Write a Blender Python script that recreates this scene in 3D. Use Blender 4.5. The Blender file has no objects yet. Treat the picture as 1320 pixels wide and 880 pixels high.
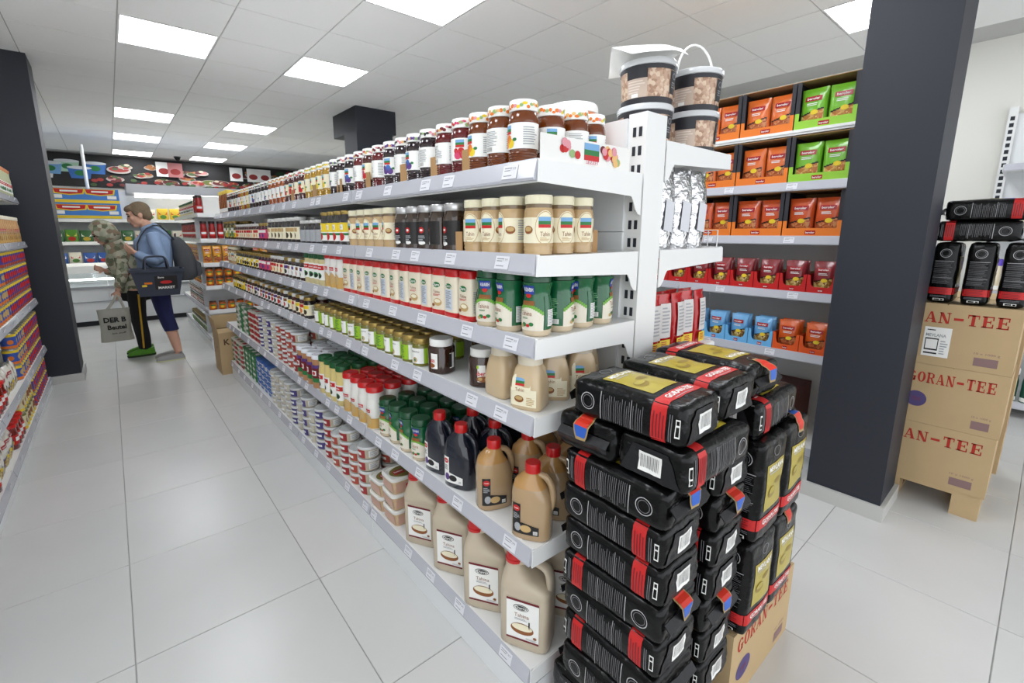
import bpy, math, random
from mathutils import Vector, Matrix, noise
random.seed(7)
PI = math.pi
scene = bpy.context.scene
COL = scene.collection

# ---------------------------------------------------------------- camera
CAM_H = 1.40
YAW, PIT, ROL = 0.690546, 0.188434, -0.001925
FPX, CXP, CYP = 592.1056, 638.0, 411.87
_r = Vector((math.cos(YAW), -math.sin(YAW), 0))
_f = Vector((math.sin(YAW)*math.cos(PIT), math.cos(YAW)*math.cos(PIT), -math.sin(PIT)))
_u = _r.cross(_f)
_r2 = _r*math.cos(ROL) + _u*math.sin(ROL)
_u2 = -_r*math.sin(ROL) + _u*math.cos(ROL)
cam_d = bpy.data.cameras.new('camera')
cam = bpy.data.objects.new('camera', cam_d)
COL.objects.link(cam)
cam_d.sensor_width = 36.0
cam_d.lens = FPX/1320*36
cam_d.shift_x = (660-CXP)/1320
cam_d.shift_y = -(440-CYP)/1320
cam_d.clip_start = 0.05
mw = Matrix(((_r2.x, _u2.x, -_f.x, 0), (_r2.y, _u2.y, -_f.y, 0), (_r2.z, _u2.z, -_f.z, CAM_H), (0, 0, 0, 1)))
cam.matrix_world = mw
scene.camera = cam

def in_view(x, y, z, margin=120):
    p = Vector((x, y, z-CAM_H))
    d = p.dot(_f)
    if d < 0.15:
        return False
    px = CXP + FPX*p.dot(_r2)/d
    py = CYP - FPX*p.dot(_u2)/d
    return -margin < px < 1320+margin and -margin < py < 880+margin

# ---------------------------------------------------------------- world, exposure
world = bpy.data.worlds.new('world')
scene.world = world
world.use_nodes = True
bg = world.node_tree.nodes['Background']
bg.inputs['Color'].default_value = (0.93, 0.96, 1.0, 1)
bg.inputs['Strength'].default_value = 1.5
vs = scene.view_settings
vs.view_transform = 'Standard'
vs.look = 'None'
vs.gamma = 1.0
vs.use_curve_mapping = False
vs.exposure = 0.5
LAMP_STRENGTH = 9.5

# ---------------------------------------------------------------- materials
MATS = {}
def lin(c):
    return tuple(((v/12.92) if v <= 0.04045 else ((v+0.055)/1.055)**2.4) for v in c)
def M(name, col=(1, 1, 1), rough=0.5, metal=0.0, emit=None, estr=0.0, bump=0.0, bscale=40.0, var=0.0, vscale=6.0, coat=0.0, trans=0.0, alpha=1.0, ior=1.45, spec=0.5):
    """procedural principled material; col is an sRGB triple 0..255"""
    if name in MATS:
        return MATS[name]
    m = bpy.data.materials.new(name)
    m.use_nodes = True
    nt = m.node_tree
    b = nt.nodes['Principled BSDF']
    c = lin(tuple(v/255 for v in col))
    b.inputs['Base Color'].default_value = (*c, 1)
    b.inputs['Roughness'].default_value = rough
    b.inputs['Metallic'].default_value = metal
    b.inputs['IOR'].default_value = ior
    b.inputs['Specular IOR Level'].default_value = spec
    if coat:
        b.inputs['Coat Weight'].default_value = coat
        b.inputs['Coat Roughness'].default_value = 0.05
    if trans:
        b.inputs['Transmission Weight'].default_value = trans
    if alpha < 1:
        b.inputs['Alpha'].default_value = alpha
    if emit:
        b.inputs['Emission Color'].default_value = (*lin(tuple(v/255 for v in emit)), 1)
        b.inputs['Emission Strength'].default_value = estr
    if bump or var:
        tc = nt.nodes.new('ShaderNodeTexCoord')
    if var:
        n = nt.nodes.new('ShaderNodeTexNoise')
        n.inputs['Scale'].default_value = vscale
        n.inputs['Detail'].default_value = 4
        nt.links.new(tc.outputs['Object'], n.inputs['Vector'])
        mx = nt.nodes.new('ShaderNodeMix')
        mx.data_type = 'RGBA'
        mx.inputs['A'].default_value = (*[v*(1-var) for v in c], 1)
        mx.inputs['B'].default_value = (*[min(1, v*(1+var)) for v in c], 1)
        nt.links.new(n.outputs['Fac'], mx.inputs['Factor'])
        nt.links.new(mx.outputs['Result'], b.inputs['Base Color'])
    if bump:
        n2 = nt.nodes.new('ShaderNodeTexNoise')
        n2.inputs['Scale'].default_value = bscale
        n2.inputs['Detail'].default_value = 3
        nt.links.new(tc.outputs['Object'], n2.inputs['Vector'])
        bp = nt.nodes.new('ShaderNodeBump')
        bp.inputs['Strength'].default_value = bump
        bp.inputs['Distance'].default_value = 0.01
        nt.links.new(n2.outputs['Fac'], bp.inputs['Height'])
        nt.links.new(bp.outputs['Normal'], b.inputs['Normal'])
    MATS[name] = m
    return m

def M_cells(name, cols, scale, rough=0.4, bump=0.0):
    """voronoi cell colours: nuts, pasta, patterned cloth"""
    if name in MATS:
        return MATS[name]
    m = bpy.data.materials.new(name)
    m.use_nodes = True
    nt = m.node_tree
    b = nt.nodes['Principled BSDF']
    b.inputs['Roughness'].default_value = rough
    tc = nt.nodes.new('ShaderNodeTexCoord')
    v = nt.nodes.new('ShaderNodeTexVoronoi')
    v.inputs['Scale'].default_value = scale
    nt.links.new(tc.outputs['Object'], v.inputs['Vector'])
    r = nt.nodes.new('ShaderNodeValToRGB')
    r.color_ramp.interpolation = 'CONSTANT'
    e = r.color_ramp.elements
    while len(e) < len(cols):
        e.new(0.5)
    for i, c in enumerate(cols):
        e[i].position = i/len(cols)
        e[i].color = (*lin(tuple(x/255 for x in c)), 1)
    sp = nt.nodes.new('ShaderNodeSeparateColor')
    nt.links.new(v.outputs['Color'], sp.inputs['Color'])
    nt.links.new(sp.outputs['Red'], r.inputs['Fac'])
    nt.links.new(r.outputs['Color'], b.inputs['Base Color'])
    if bump:
        bp = nt.nodes.new('ShaderNodeBump')
        bp.inputs['Strength'].default_value = bump
        bp.inputs['Distance'].default_value = 0.005
        bp.invert = True
        nt.links.new(v.outputs['Distance'], bp.inputs['Height'])
        nt.links.new(bp.outputs['Normal'], b.inputs['Normal'])
    MATS[name] = m
    return m

# ---------------------------------------------------------------- mesh builder
_text_cache = {}
def text_geo(s, bold=0.0):
    key = (s, bold)
    if key in _text_cache:
        return _text_cache[key]
    cu = bpy.data.curves.new('t', 'FONT')
    cu.body = s
    cu.align_x = 'CENTER'
    cu.align_y = 'CENTER'
    cu.resolution_u = 2
    cu.offset = bold
    cu.fill_mode = 'FRONT'
    o = bpy.data.objects.new('t', cu)
    COL.objects.link(o)
    dg = bpy.context.evaluated_depsgraph_get()
    dg.update()
    me = o.evaluated_get(dg).to_mesh()
    vs_ = [(v.co.x, v.co.y) for v in me.vertices]
    fs_ = [tuple(p.vertices) for p in me.polygons]
    o.evaluated_get(dg).to_mesh_clear()
    bpy.data.objects.remove(o)
    bpy.data.curves.remove(cu)
    # centre and normalise to width
    xs = [v[0] for v in vs_]; ys = [v[1] for v in vs_]
    cx = (min(xs)+max(xs))/2; cy = (min(ys)+max(ys))/2
    w = max(xs)-min(xs); h = max(ys)-min(ys)
    vs_ = [((x-cx)/w, (y-cy)/h) for x, y in vs_]
    _text_cache[key] = (vs_, fs_, w/h)
    return _text_cache[key]

class MB:
    def __init__(s):
        s.v = []; s.f = []; s.m = []; s.mats = []
    def mi(s, m):
        if m not in s.mats:
            s.mats.append(m)
        return s.mats.index(m)
    def add(s, vs_, fs_, m):
        o = len(s.v); k = s.mi(m)
        s.v += [tuple(v) for v in vs_]
        s.f += [tuple(i+o for i in f) for f in fs_]
        s.m += [k]*len(fs_)
        return s
    def box(s, c, d, m, rz=0.0, rx=0.0, ry=0.0):
        R = Matrix.Rotation(rz, 3, 'Z') @ Matrix.Rotation(ry, 3, 'Y') @ Matrix.Rotation(rx, 3, 'X')
        vs_ = []
        for x in (-.5, .5):
            for y in (-.5, .5):
                for z in (-.5, .5):
                    vs_.append(R @ Vector((x*d[0], y*d[1], z*d[2])) + Vector(c))
        return s.add(vs_, [(0, 1, 3, 2), (4, 6, 7, 5), (0, 4, 5, 1), (2, 3, 7, 6), (0, 2, 6, 4), (1, 5, 7, 3)], m)
    def b2(s, lo, hi, m):
        return s.box([(lo[i]+hi[i])/2 for i in range(3)], [hi[i]-lo[i] for i in range(3)], m)
    def lathe(s, prof, m, seg=20, loc=(0, 0, 0), sx=1.0, sy=1.0, cap=(True, True)):
        vs_ = []; fs_ = []
        for r, z in prof:
            for k in range(seg):
                a = 2*PI*k/seg
                vs_.append((loc[0]+r*sx*math.cos(a), loc[1]+r*sy*math.sin(a), loc[2]+z))
        n = len(prof)
        for i in range(n-1):
            for k in range(seg):
                k2 = (k+1) % seg
                fs_.append((i*seg+k, i*seg+k2, (i+1)*seg+k2, (i+1)*seg+k))
        if cap[0]:
            fs_.append(tuple(reversed(range(seg))))
        if cap[1]:
            fs_.append(tuple((n-1)*seg+k for k in range(seg)))
        return s.add(vs_, fs_, m)
    def loft(s, secs, m, seg=24, cap=(True, True)):
        """secs: (cx, cy, hx, hy, z, power) superellipse rings"""
        vs_ = []; fs_ = []
        for cx, cy, hx, hy, z, p in secs:
            for k in range(seg):
                a = 2*PI*k/seg
                c, q = math.cos(a), math.sin(a)
                vs_.append((cx+hx*math.copysign(abs(c)**(2/p), c), cy+hy*math.copysign(abs(q)**(2/p), q), z))
        n = len(secs)
        for i in range(n-1):
            for k in range(seg):
                k2 = (k+1) % seg
                fs_.append((i*seg+k, i*seg+k2, (i+1)*seg+k2, (i+1)*seg+k))
        if cap[0]:
            fs_.append(tuple(reversed(range(seg))))
        if cap[1]:
            fs_.append(tuple((n-1)*seg+k for k in range(seg)))
        return s.add(vs_, fs_, m)
    def tube(s, path, rad, m, seg=8, cap=True, smooth=0):
        P = [Vector(p) for p in path]
        R = [(r, r) if not isinstance(r, (tuple, list)) else r for r in (rad if isinstance(rad, (list, tuple)) else [rad]*len(P))]
        for _ in range(smooth):
            P2 = [P[0]]; R2 = [R[0]]
            for i in range(len(P)-1):
                p0 = P[max(i-1, 0)]; p1 = P[i]; p2 = P[i+1]; p3 = P[min(i+2, len(P)-1)]
                P2.append((-p0+9*p1+9*p2-p3)/16); P2.append(p2)
                R2.append(((R[i][0]+R[i+1][0])/2, (R[i][1]+R[i+1][1])/2)); R2.append(R[i+1])
            P, R = P2, R2
        t0 = (P[1]-P[0]).normalized()
        up = Vector((0, 0, 1)) if abs(t0.z) < 0.9 else Vector((0, 1, 0))
        nx = t0.cross(up).normalized()
        vs_ = []; fs_ = []
        for i, p in enumerate(P):
            t = (P[min(i+1, len(P)-1)]-P[max(i-1, 0)]).normalized()
            nx = (nx - t*nx.dot(t)).normalized()
            ny = t.cross(nx)
            for k in range(seg):
                a = 2*PI*k/seg
                vs_.append(p + nx*(R[i][0]*math.cos(a)) + ny*(R[i][1]*math.sin(a)))
        for i in range(len(P)-1):
            for k in range(seg):
                k2 = (k+1) % seg
                fs_.append((i*seg+k, i*seg+k2, (i+1)*seg+k2, (i+1)*seg+k))
        if cap:
            fs_.append(tuple(reversed(range(seg))))
            fs_.append(tuple((len(P)-1)*seg+k for k in range(seg)))
        return s.add(vs_, fs_, m)
    def prism(s, poly, axis, lo, hi, m):
        """poly in the two other axes (x: (y,z), y: (x,z), z: (x,y))"""
        n = len(poly); vs_ = []
        for t in (lo, hi):
            for a, b in poly:
                vs_.append({'x': (t, a, b), 'y': (a, t, b), 'z': (a, b, t)}[axis])
        fs_ = [tuple(range(n)), tuple(reversed(range(n, 2*n)))]
        for i in range(n):
            j = (i+1) % n
            fs_.append((i, i+n, j+n, j))
        return s.add(vs_, fs_, m)
    def grid(s, fn, u0, u1, v0, v1, m, nu=6, nv=1):
        vs_ = []; fs_ = []
        if getattr(fn, 'curved', False):
            nu = max(nu, int(abs(u1-u0)/.006)+1)
        for i in range(nu+1):
            for j in range(nv+1):
                vs_.append(fn(u0+(u1-u0)*i/nu, v0+(v1-v0)*j/nv))
        for i in range(nu):
            for j in range(nv):
                a = i*(nv+1)+j
                fs_.append((a, a+nv+1, a+nv+2, a+1))
        return s.add(vs_, fs_, m)
    def disc(s, fn, cu, cv, ru, rv, m, seg=14, inner=0.0, u0=0.0, u1=2*PI):
        vs_ = []; fs_ = []
        if inner <= 0:
            n = max(4, min(14, int(2*ru/.005)+1))
            for k in range(n+1):
                t = -math.cos(PI*k/n)
                hh = math.sqrt(max(0, 1-t*t))+.02
                vs_.append(fn(cu+ru*t, cv-rv*hh)); vs_.append(fn(cu+ru*t, cv+rv*hh))
            fs_ = [(2*k, 2*k+2, 2*k+3, 2*k+1) for k in range(n)]
        else:
            for k in range(seg):
                a = u0+(u1-u0)*k/seg
                vs_.append(fn(cu+ru*math.cos(a), cv+rv*math.sin(a)))
                vs_.append(fn(cu+ru*inner*math.cos(a), cv+rv*inner*math.sin(a)))
            for k in range(seg):
                k2 = (k+1) % seg
                fs_.append((2*k, 2*k2, 2*k2+1, 2*k+1))
        return s.add(vs_, fs_, m)
    def text(s, txt, fn, cu, cv, w, h, m, bold=0.0, rot=0):
        vs_, fs_, asp = text_geo(txt, bold)
        out = []
        for x, y in vs_:
            a, b = x*w, y*h
            if rot == 1: a, b = -b, a
            elif rot == -1: a, b = b, -a
            elif rot == 2: a, b = -a, -b
            out.append(fn(cu+a, cv+b))
        return s.add(out, fs_, m)
    def mesh(s, name, smooth=35):
        me = bpy.data.meshes.new(name)
        me.from_pydata(s.v, [], s.f)
        for m in s.mats:
            me.materials.append(m)
        me.polygons.foreach_set('material_index', s.m)
        if smooth:
            me.polygons.foreach_set('use_smooth', [True]*len(s.f))
            me.set_sharp_from_angle(angle=math.radians(smooth))
        me.update()
        return me

def cyl(R, off=0.0006):
    """(angle*R, z) -> wrapped round a cylinder; front is -Y"""
    def fn(u, v):
        a = u/R - PI/2
        return ((R+off)*math.cos(a), (R+off)*math.sin(a), v)
    fn.curved = True
    return fn
def flat_y(y):      # plane facing -Y at y
    return lambda u, v: (u, y, v)
def flat_z(z):
    return lambda u, v: (u, v, z)
def flat_x(x):      # plane facing -X: u runs towards -Y
    return lambda u, v: (x, -u, v)

# ---------------------------------------------------------------- objects
def obj(name, me, parent=None, loc=None, rz=None, rot=None):
    o = bpy.data.objects.new(name, me)
    COL.objects.link(o)
    if parent is not None:
        o.parent = parent
    if loc is not None:
        o.location = loc
    if rz is not None:
        o.rotation_euler = (0, 0, rz)
    if rot is not None:
        o.rotation_euler = rot
    return o
def tag(o, label, cat, group=None):
    o['label'] = label
    o['category'] = cat
    if group:
        o['group'] = group
    return o
def thing(name, label, cat, loc=(0, 0, 0), rz=0.0, group=None, rot=None):
    o = bpy.data.objects.new(name, None)
    COL.objects.link(o)
    o.location = loc
    o.rotation_euler = rot if rot else (0, 0, rz)
    o.empty_display_size = 0.05
    return tag(o, label, cat, group)
def struct(name, me, parent=None, loc=None):
    o = obj(name, me, parent, loc)
    if parent is None:
        o['kind'] = 'structure'
    return o
def place(kind, label, cat, loc, rz=0.0, group=None, rot=None, scale=None):
    """kind = (name, root mesh, [(part name, mesh, [(sub name, mesh)])]): a new thing sharing the kind's meshes"""
    name, root, parts = kind
    o = obj(name, root, None, loc, rz, rot)
    tag(o, label, cat, group)
    if scale:
        o.scale = scale
    for p in parts:
        c = obj(p[0], p[1], o)
        if len(p) > 2:
            for q in p[2]:
                obj(q[0], q[1], c)
    return o
ORD = ['first', 'second', 'third', 'fourth', 'fifth', 'sixth', 'seventh', 'eighth', 'ninth', 'tenth', 'eleventh', 'twelfth', 'thirteenth', 'fourteenth', 'fifteenth', 'sixteenth', 'seventeenth', 'eighteenth', 'nineteenth', 'twentieth']
def ordn(i):
    if i < 20:
        return ORD[i]
    n = i+1
    tens = {2: 'twenty', 3: 'thirty', 4: 'forty', 5: 'fifty', 6: 'sixty', 7: 'seventy'}[n//10]
    return tens + ('-' + ORD[n % 10-1] if n % 10 else 'th').replace('-tieth', '')
def rnd(a, b):
    return random.uniform(a, b)

# shared materials
WHITE = M('shelf_white_enamel', (236, 237, 236), 0.35)
WHITE2 = M('shelf_panel_white', (228, 231, 232), 0.4)
RAIL = M('price_rail_plastic', (186, 187, 195), 0.25, coat=0.3)
SLOT = M('slot_dark', (40, 44, 52), 0.7)
PAPER = M('white_paper', (240, 240, 236), 0.6)
INK = M('black_ink', (30, 30, 30), 0.6)
GREYINK = M('grey_ink', (140, 142, 146), 0.6)
CARD = M('brown_cardboard', (188, 162, 122), 0.75, var=0.06, vscale=9)
CARDK = M('kraft_card', (178, 140, 96), 0.8, var=0.05)
ANTHRA = M('anthracite_paint', (38, 41, 50), 0.55, var=0.03, vscale=2)
RED = M('red_plastic', (196, 26, 28), 0.3, coat=0.3)
REDP = M('red_print', (196, 34, 34), 0.45)
PW = M('white_plastic', (240, 240, 236), 0.3, coat=0.2)
CREAMP = M('cream_print', (238, 230, 202), 0.5)
# ================================================================ THE SETTING
CEIL = 2.90
TP = 0.6009; TX0, TY0 = -0.1024, 1.7427
fl_m = M('floor_grout', (150, 150, 146), 0.8)
tile_mats = [M('floor_tile_%d' % k, c, 0.26, var=0.05, vscale=3.0, bump=0.03, bscale=12) for k, c in enumerate(((204, 204, 202), (201, 201, 199), (206, 205, 203)))]
floor = struct('floor', MB().b2((-3.2, -2.6, -0.12), (7.0, 12.6, -0.003), fl_m).mesh('floor', 0))
tile_me = []
for m in tile_mats:
    g = 0.0016; h = TP/2-g
    mb = MB()
    e = 0.0015
    vs_ = [(-h, -h, -0.003), (h, -h, -0.003), (h, h, -0.003), (-h, h, -0.003), (-h, -h, -e), (h, -h, -e), (h, h, -e), (-h, h, -e),
           (-h+e, -h+e, 0), (h-e, -h+e, 0), (h-e, h-e, 0), (-h+e, h-e, 0)]
    fs_ = [(0, 1, 5, 4), (1, 2, 6, 5), (2, 3, 7, 6), (3, 0, 4, 7), (4, 5, 9, 8), (5, 6, 10, 9), (6, 7, 11, 10), (7, 4, 8, 11), (8, 9, 10, 11)]
    mb.add(vs_, fs_, m)
    tile_me.append(mb.mesh('floor_tile', 0))
for i in range(-6, 12):
    for j in range(-4, 19):
        x, y = TX0+(i+.5)*TP, TY0+(j+.5)*TP
        if y > 12.2 or x < -1.6 or x > 5.9:
            continue
        if in_view(x, y, 0, 190) or math.hypot(x, y) < 0.9:
            obj('floor_tile', random.choice(tile_me), floor, (x, y, 0))
# ceiling: suspended panels in a recessed grid
cg_m = M('ceiling_grid', (196, 196, 194), 0.7)
cp_m = M('ceiling_panel_mineral', (248, 248, 247), 0.9, var=0.01, vscale=30, bump=0.05, bscale=160)
ceiling = struct('ceiling', MB().b2((-3.2, -2.6, CEIL+0.006), (7.0, 12.6, CEIL+0.2), cg_m).mesh('ceiling', 0))
CPT = 0.625; CX0, CY0 = 0.23, 4.40
LIGHTS = {(0, 0), (2, 0), (0, 5), (2, 5), (0, 8), (2, 8), (0, 11), (2, 11), (2, -3), (6, -6),
          (-2, -6), (-2, -3), (2, -6), (4, -6), (0, -6)}
h = CPT/2-0.0045
panel_me = MB().b2((-h, -h, 0), (h, h, 0.012), cp_m).mesh('ceiling_panel', 0)
lamp_m = M('led_diffuser', (250, 250, 250), 0.5, emit=(246, 250, 255), estr=LAMP_STRENGTH)
frame_m = M('lamp_frame', (240, 240, 240), 0.4)
fr = MB()
for a in (0, 1, 2, 3):
    q = [(0, -h+.006, 2*h, .012), (0, h-.006, 2*h, .012), (-h+.006, 0, .012, 2*h-.024), (h-.006, 0, .012, 2*h-.024)][a]
    fr.box((q[0], q[1], 0.004), (q[2], q[3], 0.012), frame_m)
frame_me = fr.mesh('lamp_frame', 0)
diff_me = MB().b2((-h+.012, -h+.012, 0.001), (h-.012, h-.012, 0.006), lamp_m).mesh('diffuser', 0)
rowname = {0: 'near', 5: 'second', 8: 'third', 11: 'farthest'}
HIDDEN_LIGHT_N = 0
for i in range(-6, 11):
    for j in range(-16, 13):
        x, y = CX0+(i+.5)*CPT, CY0+(j+.5)*CPT
        if x < -3 or y < -2.5 or y > 12.1 or x > 5.45:
            continue
        if (i, j) in LIGHTS:
            if (i, j) in ((2, -3),):
                lb = 'square ceiling light cut by the top frame edge above the jam jars'
            elif (i, j) == (6, -6):
                lb = 'ceiling light beside the big dark pillar at top right'
            elif i in (0, 2) and j in rowname:
                lb = '%s bright square ceiling light in the %s column over the aisle' % (rowname[j], 'left' if i == 0 else 'right')
            else:
                HIDDEN_LIGHT_N += 1
                lb = 'square ceiling light outside the view, %s of those' % ordn(HIDDEN_LIGHT_N-1)
            t = thing('ceiling_light', lb, 'ceiling light', (x, y, CEIL), 0, 'square ceiling lights')
            obj('frame', frame_me, t); obj('diffuser', diff_me, t)
        elif in_view(x, y, CEIL, 160):
            obj('ceiling_panel', panel_me, ceiling, (x, y, CEIL))
# walls
wall_m = M('wall_white_paint', (232, 231, 224), 0.8, var=0.015, vscale=2)
struct('wall_back', MB().b2((-3.2, 12.25, 0), (7.0, 12.4, CEIL+.01), wall_m).mesh('wall_back', 0))
struct('wall_right', MB().b2((5.64, -2.6, 0), (5.8, 12.25, CEIL+.01), wall_m).mesh('wall_right', 0))
struct('wall_left', MB().b2((-1.75, 0.2, 0), (-1.6, 12.25, CEIL+.01), wall_m).mesh('wall_left', 0))
skirt_m = M('skirting_grey_tile', (192, 192, 188), 0.4)
def pillar(name, x0, x1, y0, y1, z0=0, skirt=True, cap=None, label=''):
    mb = MB().b2((x0, y0, z0), (x1, y1, CEIL+.004), ANTHRA)
    o = struct(name, mb.mesh(name, 0))
    if skirt:
        t = .018
        obj('skirting', MB().b2((x0-t, y0-t, 0), (x1+t, y0, .075), skirt_m).b2((x0-t, y1, 0), (x1+t, y1+t, .075), skirt_m).b2((x0-t, y0, 0), (x0, y1, .075), skirt_m).b2((x1, y0, 0), (x1+t, y1, .075), skirt_m).mesh('skirting', 0), o)
    if cap:
        obj('beam_cap', MB().b2((x0-cap[0], y0-.003, cap[2]), (x1+cap[1], y1+cap[3], CEIL+.004), ANTHRA).mesh('beam_cap', 0), o)
    return o
pillar('pillar_right', 2.755, 3.062, 0.372, 0.685)
pillar('pillar_left', -0.82, -0.362, 5.82, 6.26)
pillar('pillar_middle', 2.47, 2.95, 5.62, 6.00, cap=(0.0, 0.05, 2.62, 0.35))

# ================================================================ MAIN GONDOLA
GX, GY0, GY1 = 0.783, 0.79, 5.05
MODL = (GY1-GY0)/4
SZ = [0.155, 0.545, 0.927, 1.135, 1.343, 1.565]           # left shelf tops
RZ = [0.155, 0.56, 0.983, 1.343, 1.669]                   # right side shelf tops
PXL, PXR = 1.205, 1.325
GXR = 1.755
def bracket_poly(x0, x1, z, d=1):
    p = [(0, -.050), (.004, 0), (.43, 0), (.43, -.118), (.416, -.114), (.402, -.100), (.394, -.082), (.382, -.066), (.30, -.062)]
    L = abs(x1-x0)
    return [(x0+d*(a if a < .1 else L-(.43-a)), z+b) for a, b in p]
def add_shelf(root, xf, xb, y0, y1, z, tags=True, lip=0.05, rail=True, bracket=True, depth_first=True):
    """a shelf board with its lip; xf = front edge x, xb = back x"""
    d = 1 if xb > xf else -1
    mb = MB()
    t = 0.024
    mb.b2((min(xf+d*.012, xb), y0+.004, z-t), (max(xf+d*.012, xb), y1-.004, z), WHITE)
    mb.b2((min(xf+d*.004, xf+d*.014), y0+.004, z-lip), (max(xf+d*.004, xf+d*.014), y1-.004, z+.003), WHITE)
    s = obj('shelf', mb.mesh('shelf', 0), root)
    if rail:
        r = MB()
        x = xf+d*.003
        poly = [(x, z+.004), (x-d*.001, z+.001), (x-d*.012, z-.040), (x-d*.011, z-.046), (x, z-.046)]
        r.prism(poly, 'y', y0+.006, y1-.006, RAIL)
        obj('price_rail', r.mesh('price_rail', 0), s)
    if bracket:
        for yy in (y0, y1-.003):
            obj('bracket', MB().prism(bracket_poly(xf, xb, z, d), 'y', yy, yy+.003, WHITE).mesh('bracket', 0), s)
    if tags:
        n = tags if tags is not True else 4
        for k in range(n):
            y = y0 + (y1-y0)*(k+.5)/n + rnd(-.07, .07)
            obj('price_tag', TAG_ME, s, (xf+d*.003-d*.0078, y, z-.021), rot=(0, d*0.27, 0 if d > 0 else PI))
    return s
tg = MB()
fnx = flat_x(-0.0012)
tg.b2((-.001, -.027, -.017), (.0, .027, .017), M('tag_paper', (222, 222, 228), .4))
for k, (w_, zz) in enumerate(((.028, .010), (.022, .004), (.030, -.009))):
    tg.grid(fnx, -.021, -.021+w_, zz-.0012, zz+.0012, GREYINK, 1, 1)
tg.text('1,99', fnx, .012, .007, .018, .008, GREYINK)
TAG_ME = tg.mesh('price_tag', 0)

gond = thing('gondola_shelf', 'long white double-sided gondola shelving full of jars and bottles', 'shelving', (0, 0, 0))
for k in range(5):
    y = GY0 + k*MODL
    ya = y if k == 0 else y-.03
    if k == 4: ya = y-.06
    mb = MB().b2((PXL+.008, ya, 0), (PXR-.008, ya+.06, 1.735), WHITE)
    po = obj('post', mb.mesh('post', 0), gond)
    if k == 0:
        SLOT_ME = MB().b2((0, 0, 0), (.0023, .010, .026), SLOT).mesh('slot', 0)
        zz = 0.2
        while zz < 1.70:
            for yy in (.018, .038):
                obj('slot', SLOT_ME, po, (PXL+.0062, ya+yy-.004, zz))
            zz += 0.0525
edges = [0.10, 0.45, 0.80, 1.08, 1.40, 1.725]
for k in range(4):
    y0, y1 = GY0+k*MODL+(.06 if k == 0 else .03), GY0+(k+1)*MODL-.03
    for a, b in zip(edges[:-1], edges[1:]):
        me = MB().b2((PXL, y0-.028 if k else y0, a+.001), (PXL+.008, y1+.028, b-.001), WHITE2).mesh('back_panel', 0)
        obj('back_panel', me, gond)
        obj('back_panel', me, gond, (PXR-PXL-.008, 0, 0))
    obj('core_panel', MB().b2((PXL+.010, y0, .11), (PXR-.010, y1, 1.715), WHITE2).mesh('core_panel', 0), gond)
    for li, z in enumerate(SZ):
        add_shelf(gond, GX, PXL, GY0+k*MODL, GY0+(k+1)*MODL, z, tags=5 if k < 2 else 4)
    for li, z in enumerate(RZ):
        add_shelf(gond, GXR, PXR, GY0+k*MODL, GY0+(k+1)*MODL, z, tags=0 if k else 2)
    for xa, xb in ((GX+.004, GX+.016), (GXR-.016, GXR-.004)):
        obj('kick_plate', MB().b2((xa, GY0+k*MODL+.002, 0), (xb, GY0+(k+1)*MODL-.002, SZ[0]-.05), WHITE2).mesh('kick_plate', 0), gond)
obj('end_kick', MB().b2((GX+.016, GY0, 0), (GXR-.016, GY0+.003, .10), WHITE2).mesh('end_kick', 0), gond)
# ================================================================ PRODUCT KINDS (built once, placed many times)
GOLD = M('gold_lid', (176, 150, 84), 0.3, metal=0.6)
SILV = M('silver_lid', (206, 206, 206), 0.25, metal=0.7)
GREENP = M('green_print', (40, 120, 62), 0.45)
BLUEP = M('blue_print', (58, 110, 180), 0.45)
SKYP = M('sky_print', (120, 170, 215), 0.45)
LIMEP = M('lime_print', (150, 190, 40), 0.45)
YELP = M('yellow_print', (236, 206, 50), 0.45)
ORAP = M('orange_print', (226, 120, 34), 0.45)
BROWNP = M('brown_print', (140, 84, 40), 0.5)
PINKP = M('pink_print', (210, 70, 110), 0.45)
PURP = M('purple_print', (92, 60, 130), 0.45)
MARP = M('maroon_print', (110, 24, 34), 0.45)
BLACKP = M('black_print', (34, 32, 32), 0.4)
GREYP = M('grey_print', (165, 168, 172), 0.5)
TANP = M('tan_print', (196, 164, 110), 0.5)

PALEG = M('pale_leaf_print', (150, 180, 120), .5); PALEP = M('pale_pink_print', (222, 150, 160), .5); PALEO = M('pale_orange_print', (232, 186, 120), .5)
def glassy(name, col, rough=0.12):
    return M(name, col, rough, coat=0.8)
def logo_arch(mb, fn, u, v, w, h):
    """the small landscape emblem: sky, hills, field, red name strip"""
    mb.grid(fn, u-w/2, u+w/2, v+h*.12, v+h/2, SKYP, 2, 1)
    mb.grid(fn, u-w/2, u+w/2, v-h*.2, v+h*.12, GREENP, 2, 1)
    mb.grid(fn, u-w/2, u+w/2, v-h/2, v-h*.2, REDP, 2, 1)
def lines(mb, fn, u0, u1, v0, v1, n, m, fill=0.45, ragged=True):
    for i in range(n):
        v = v1-(v1-v0)*(i+.5)/n
        d = (v1-v0)/n*fill/2
        r = (u1-u0)*(random.uniform(.6, 1) if ragged else 1)
        mb.grid(fn, u0, u0+r, v-d, v+d, m, 2, 1)
def bars(mb, fn, u, v, w, h, m=INK, n=11):
    for i in range(n):
        x = u-w/2+w*(i+.5)/n
        t = w/n*random.choice((.22, .3, .4))
        mb.grid(fn, x-t/2, x+t/2, v-h/2, v+h/2, m, 1, 1)

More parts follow.
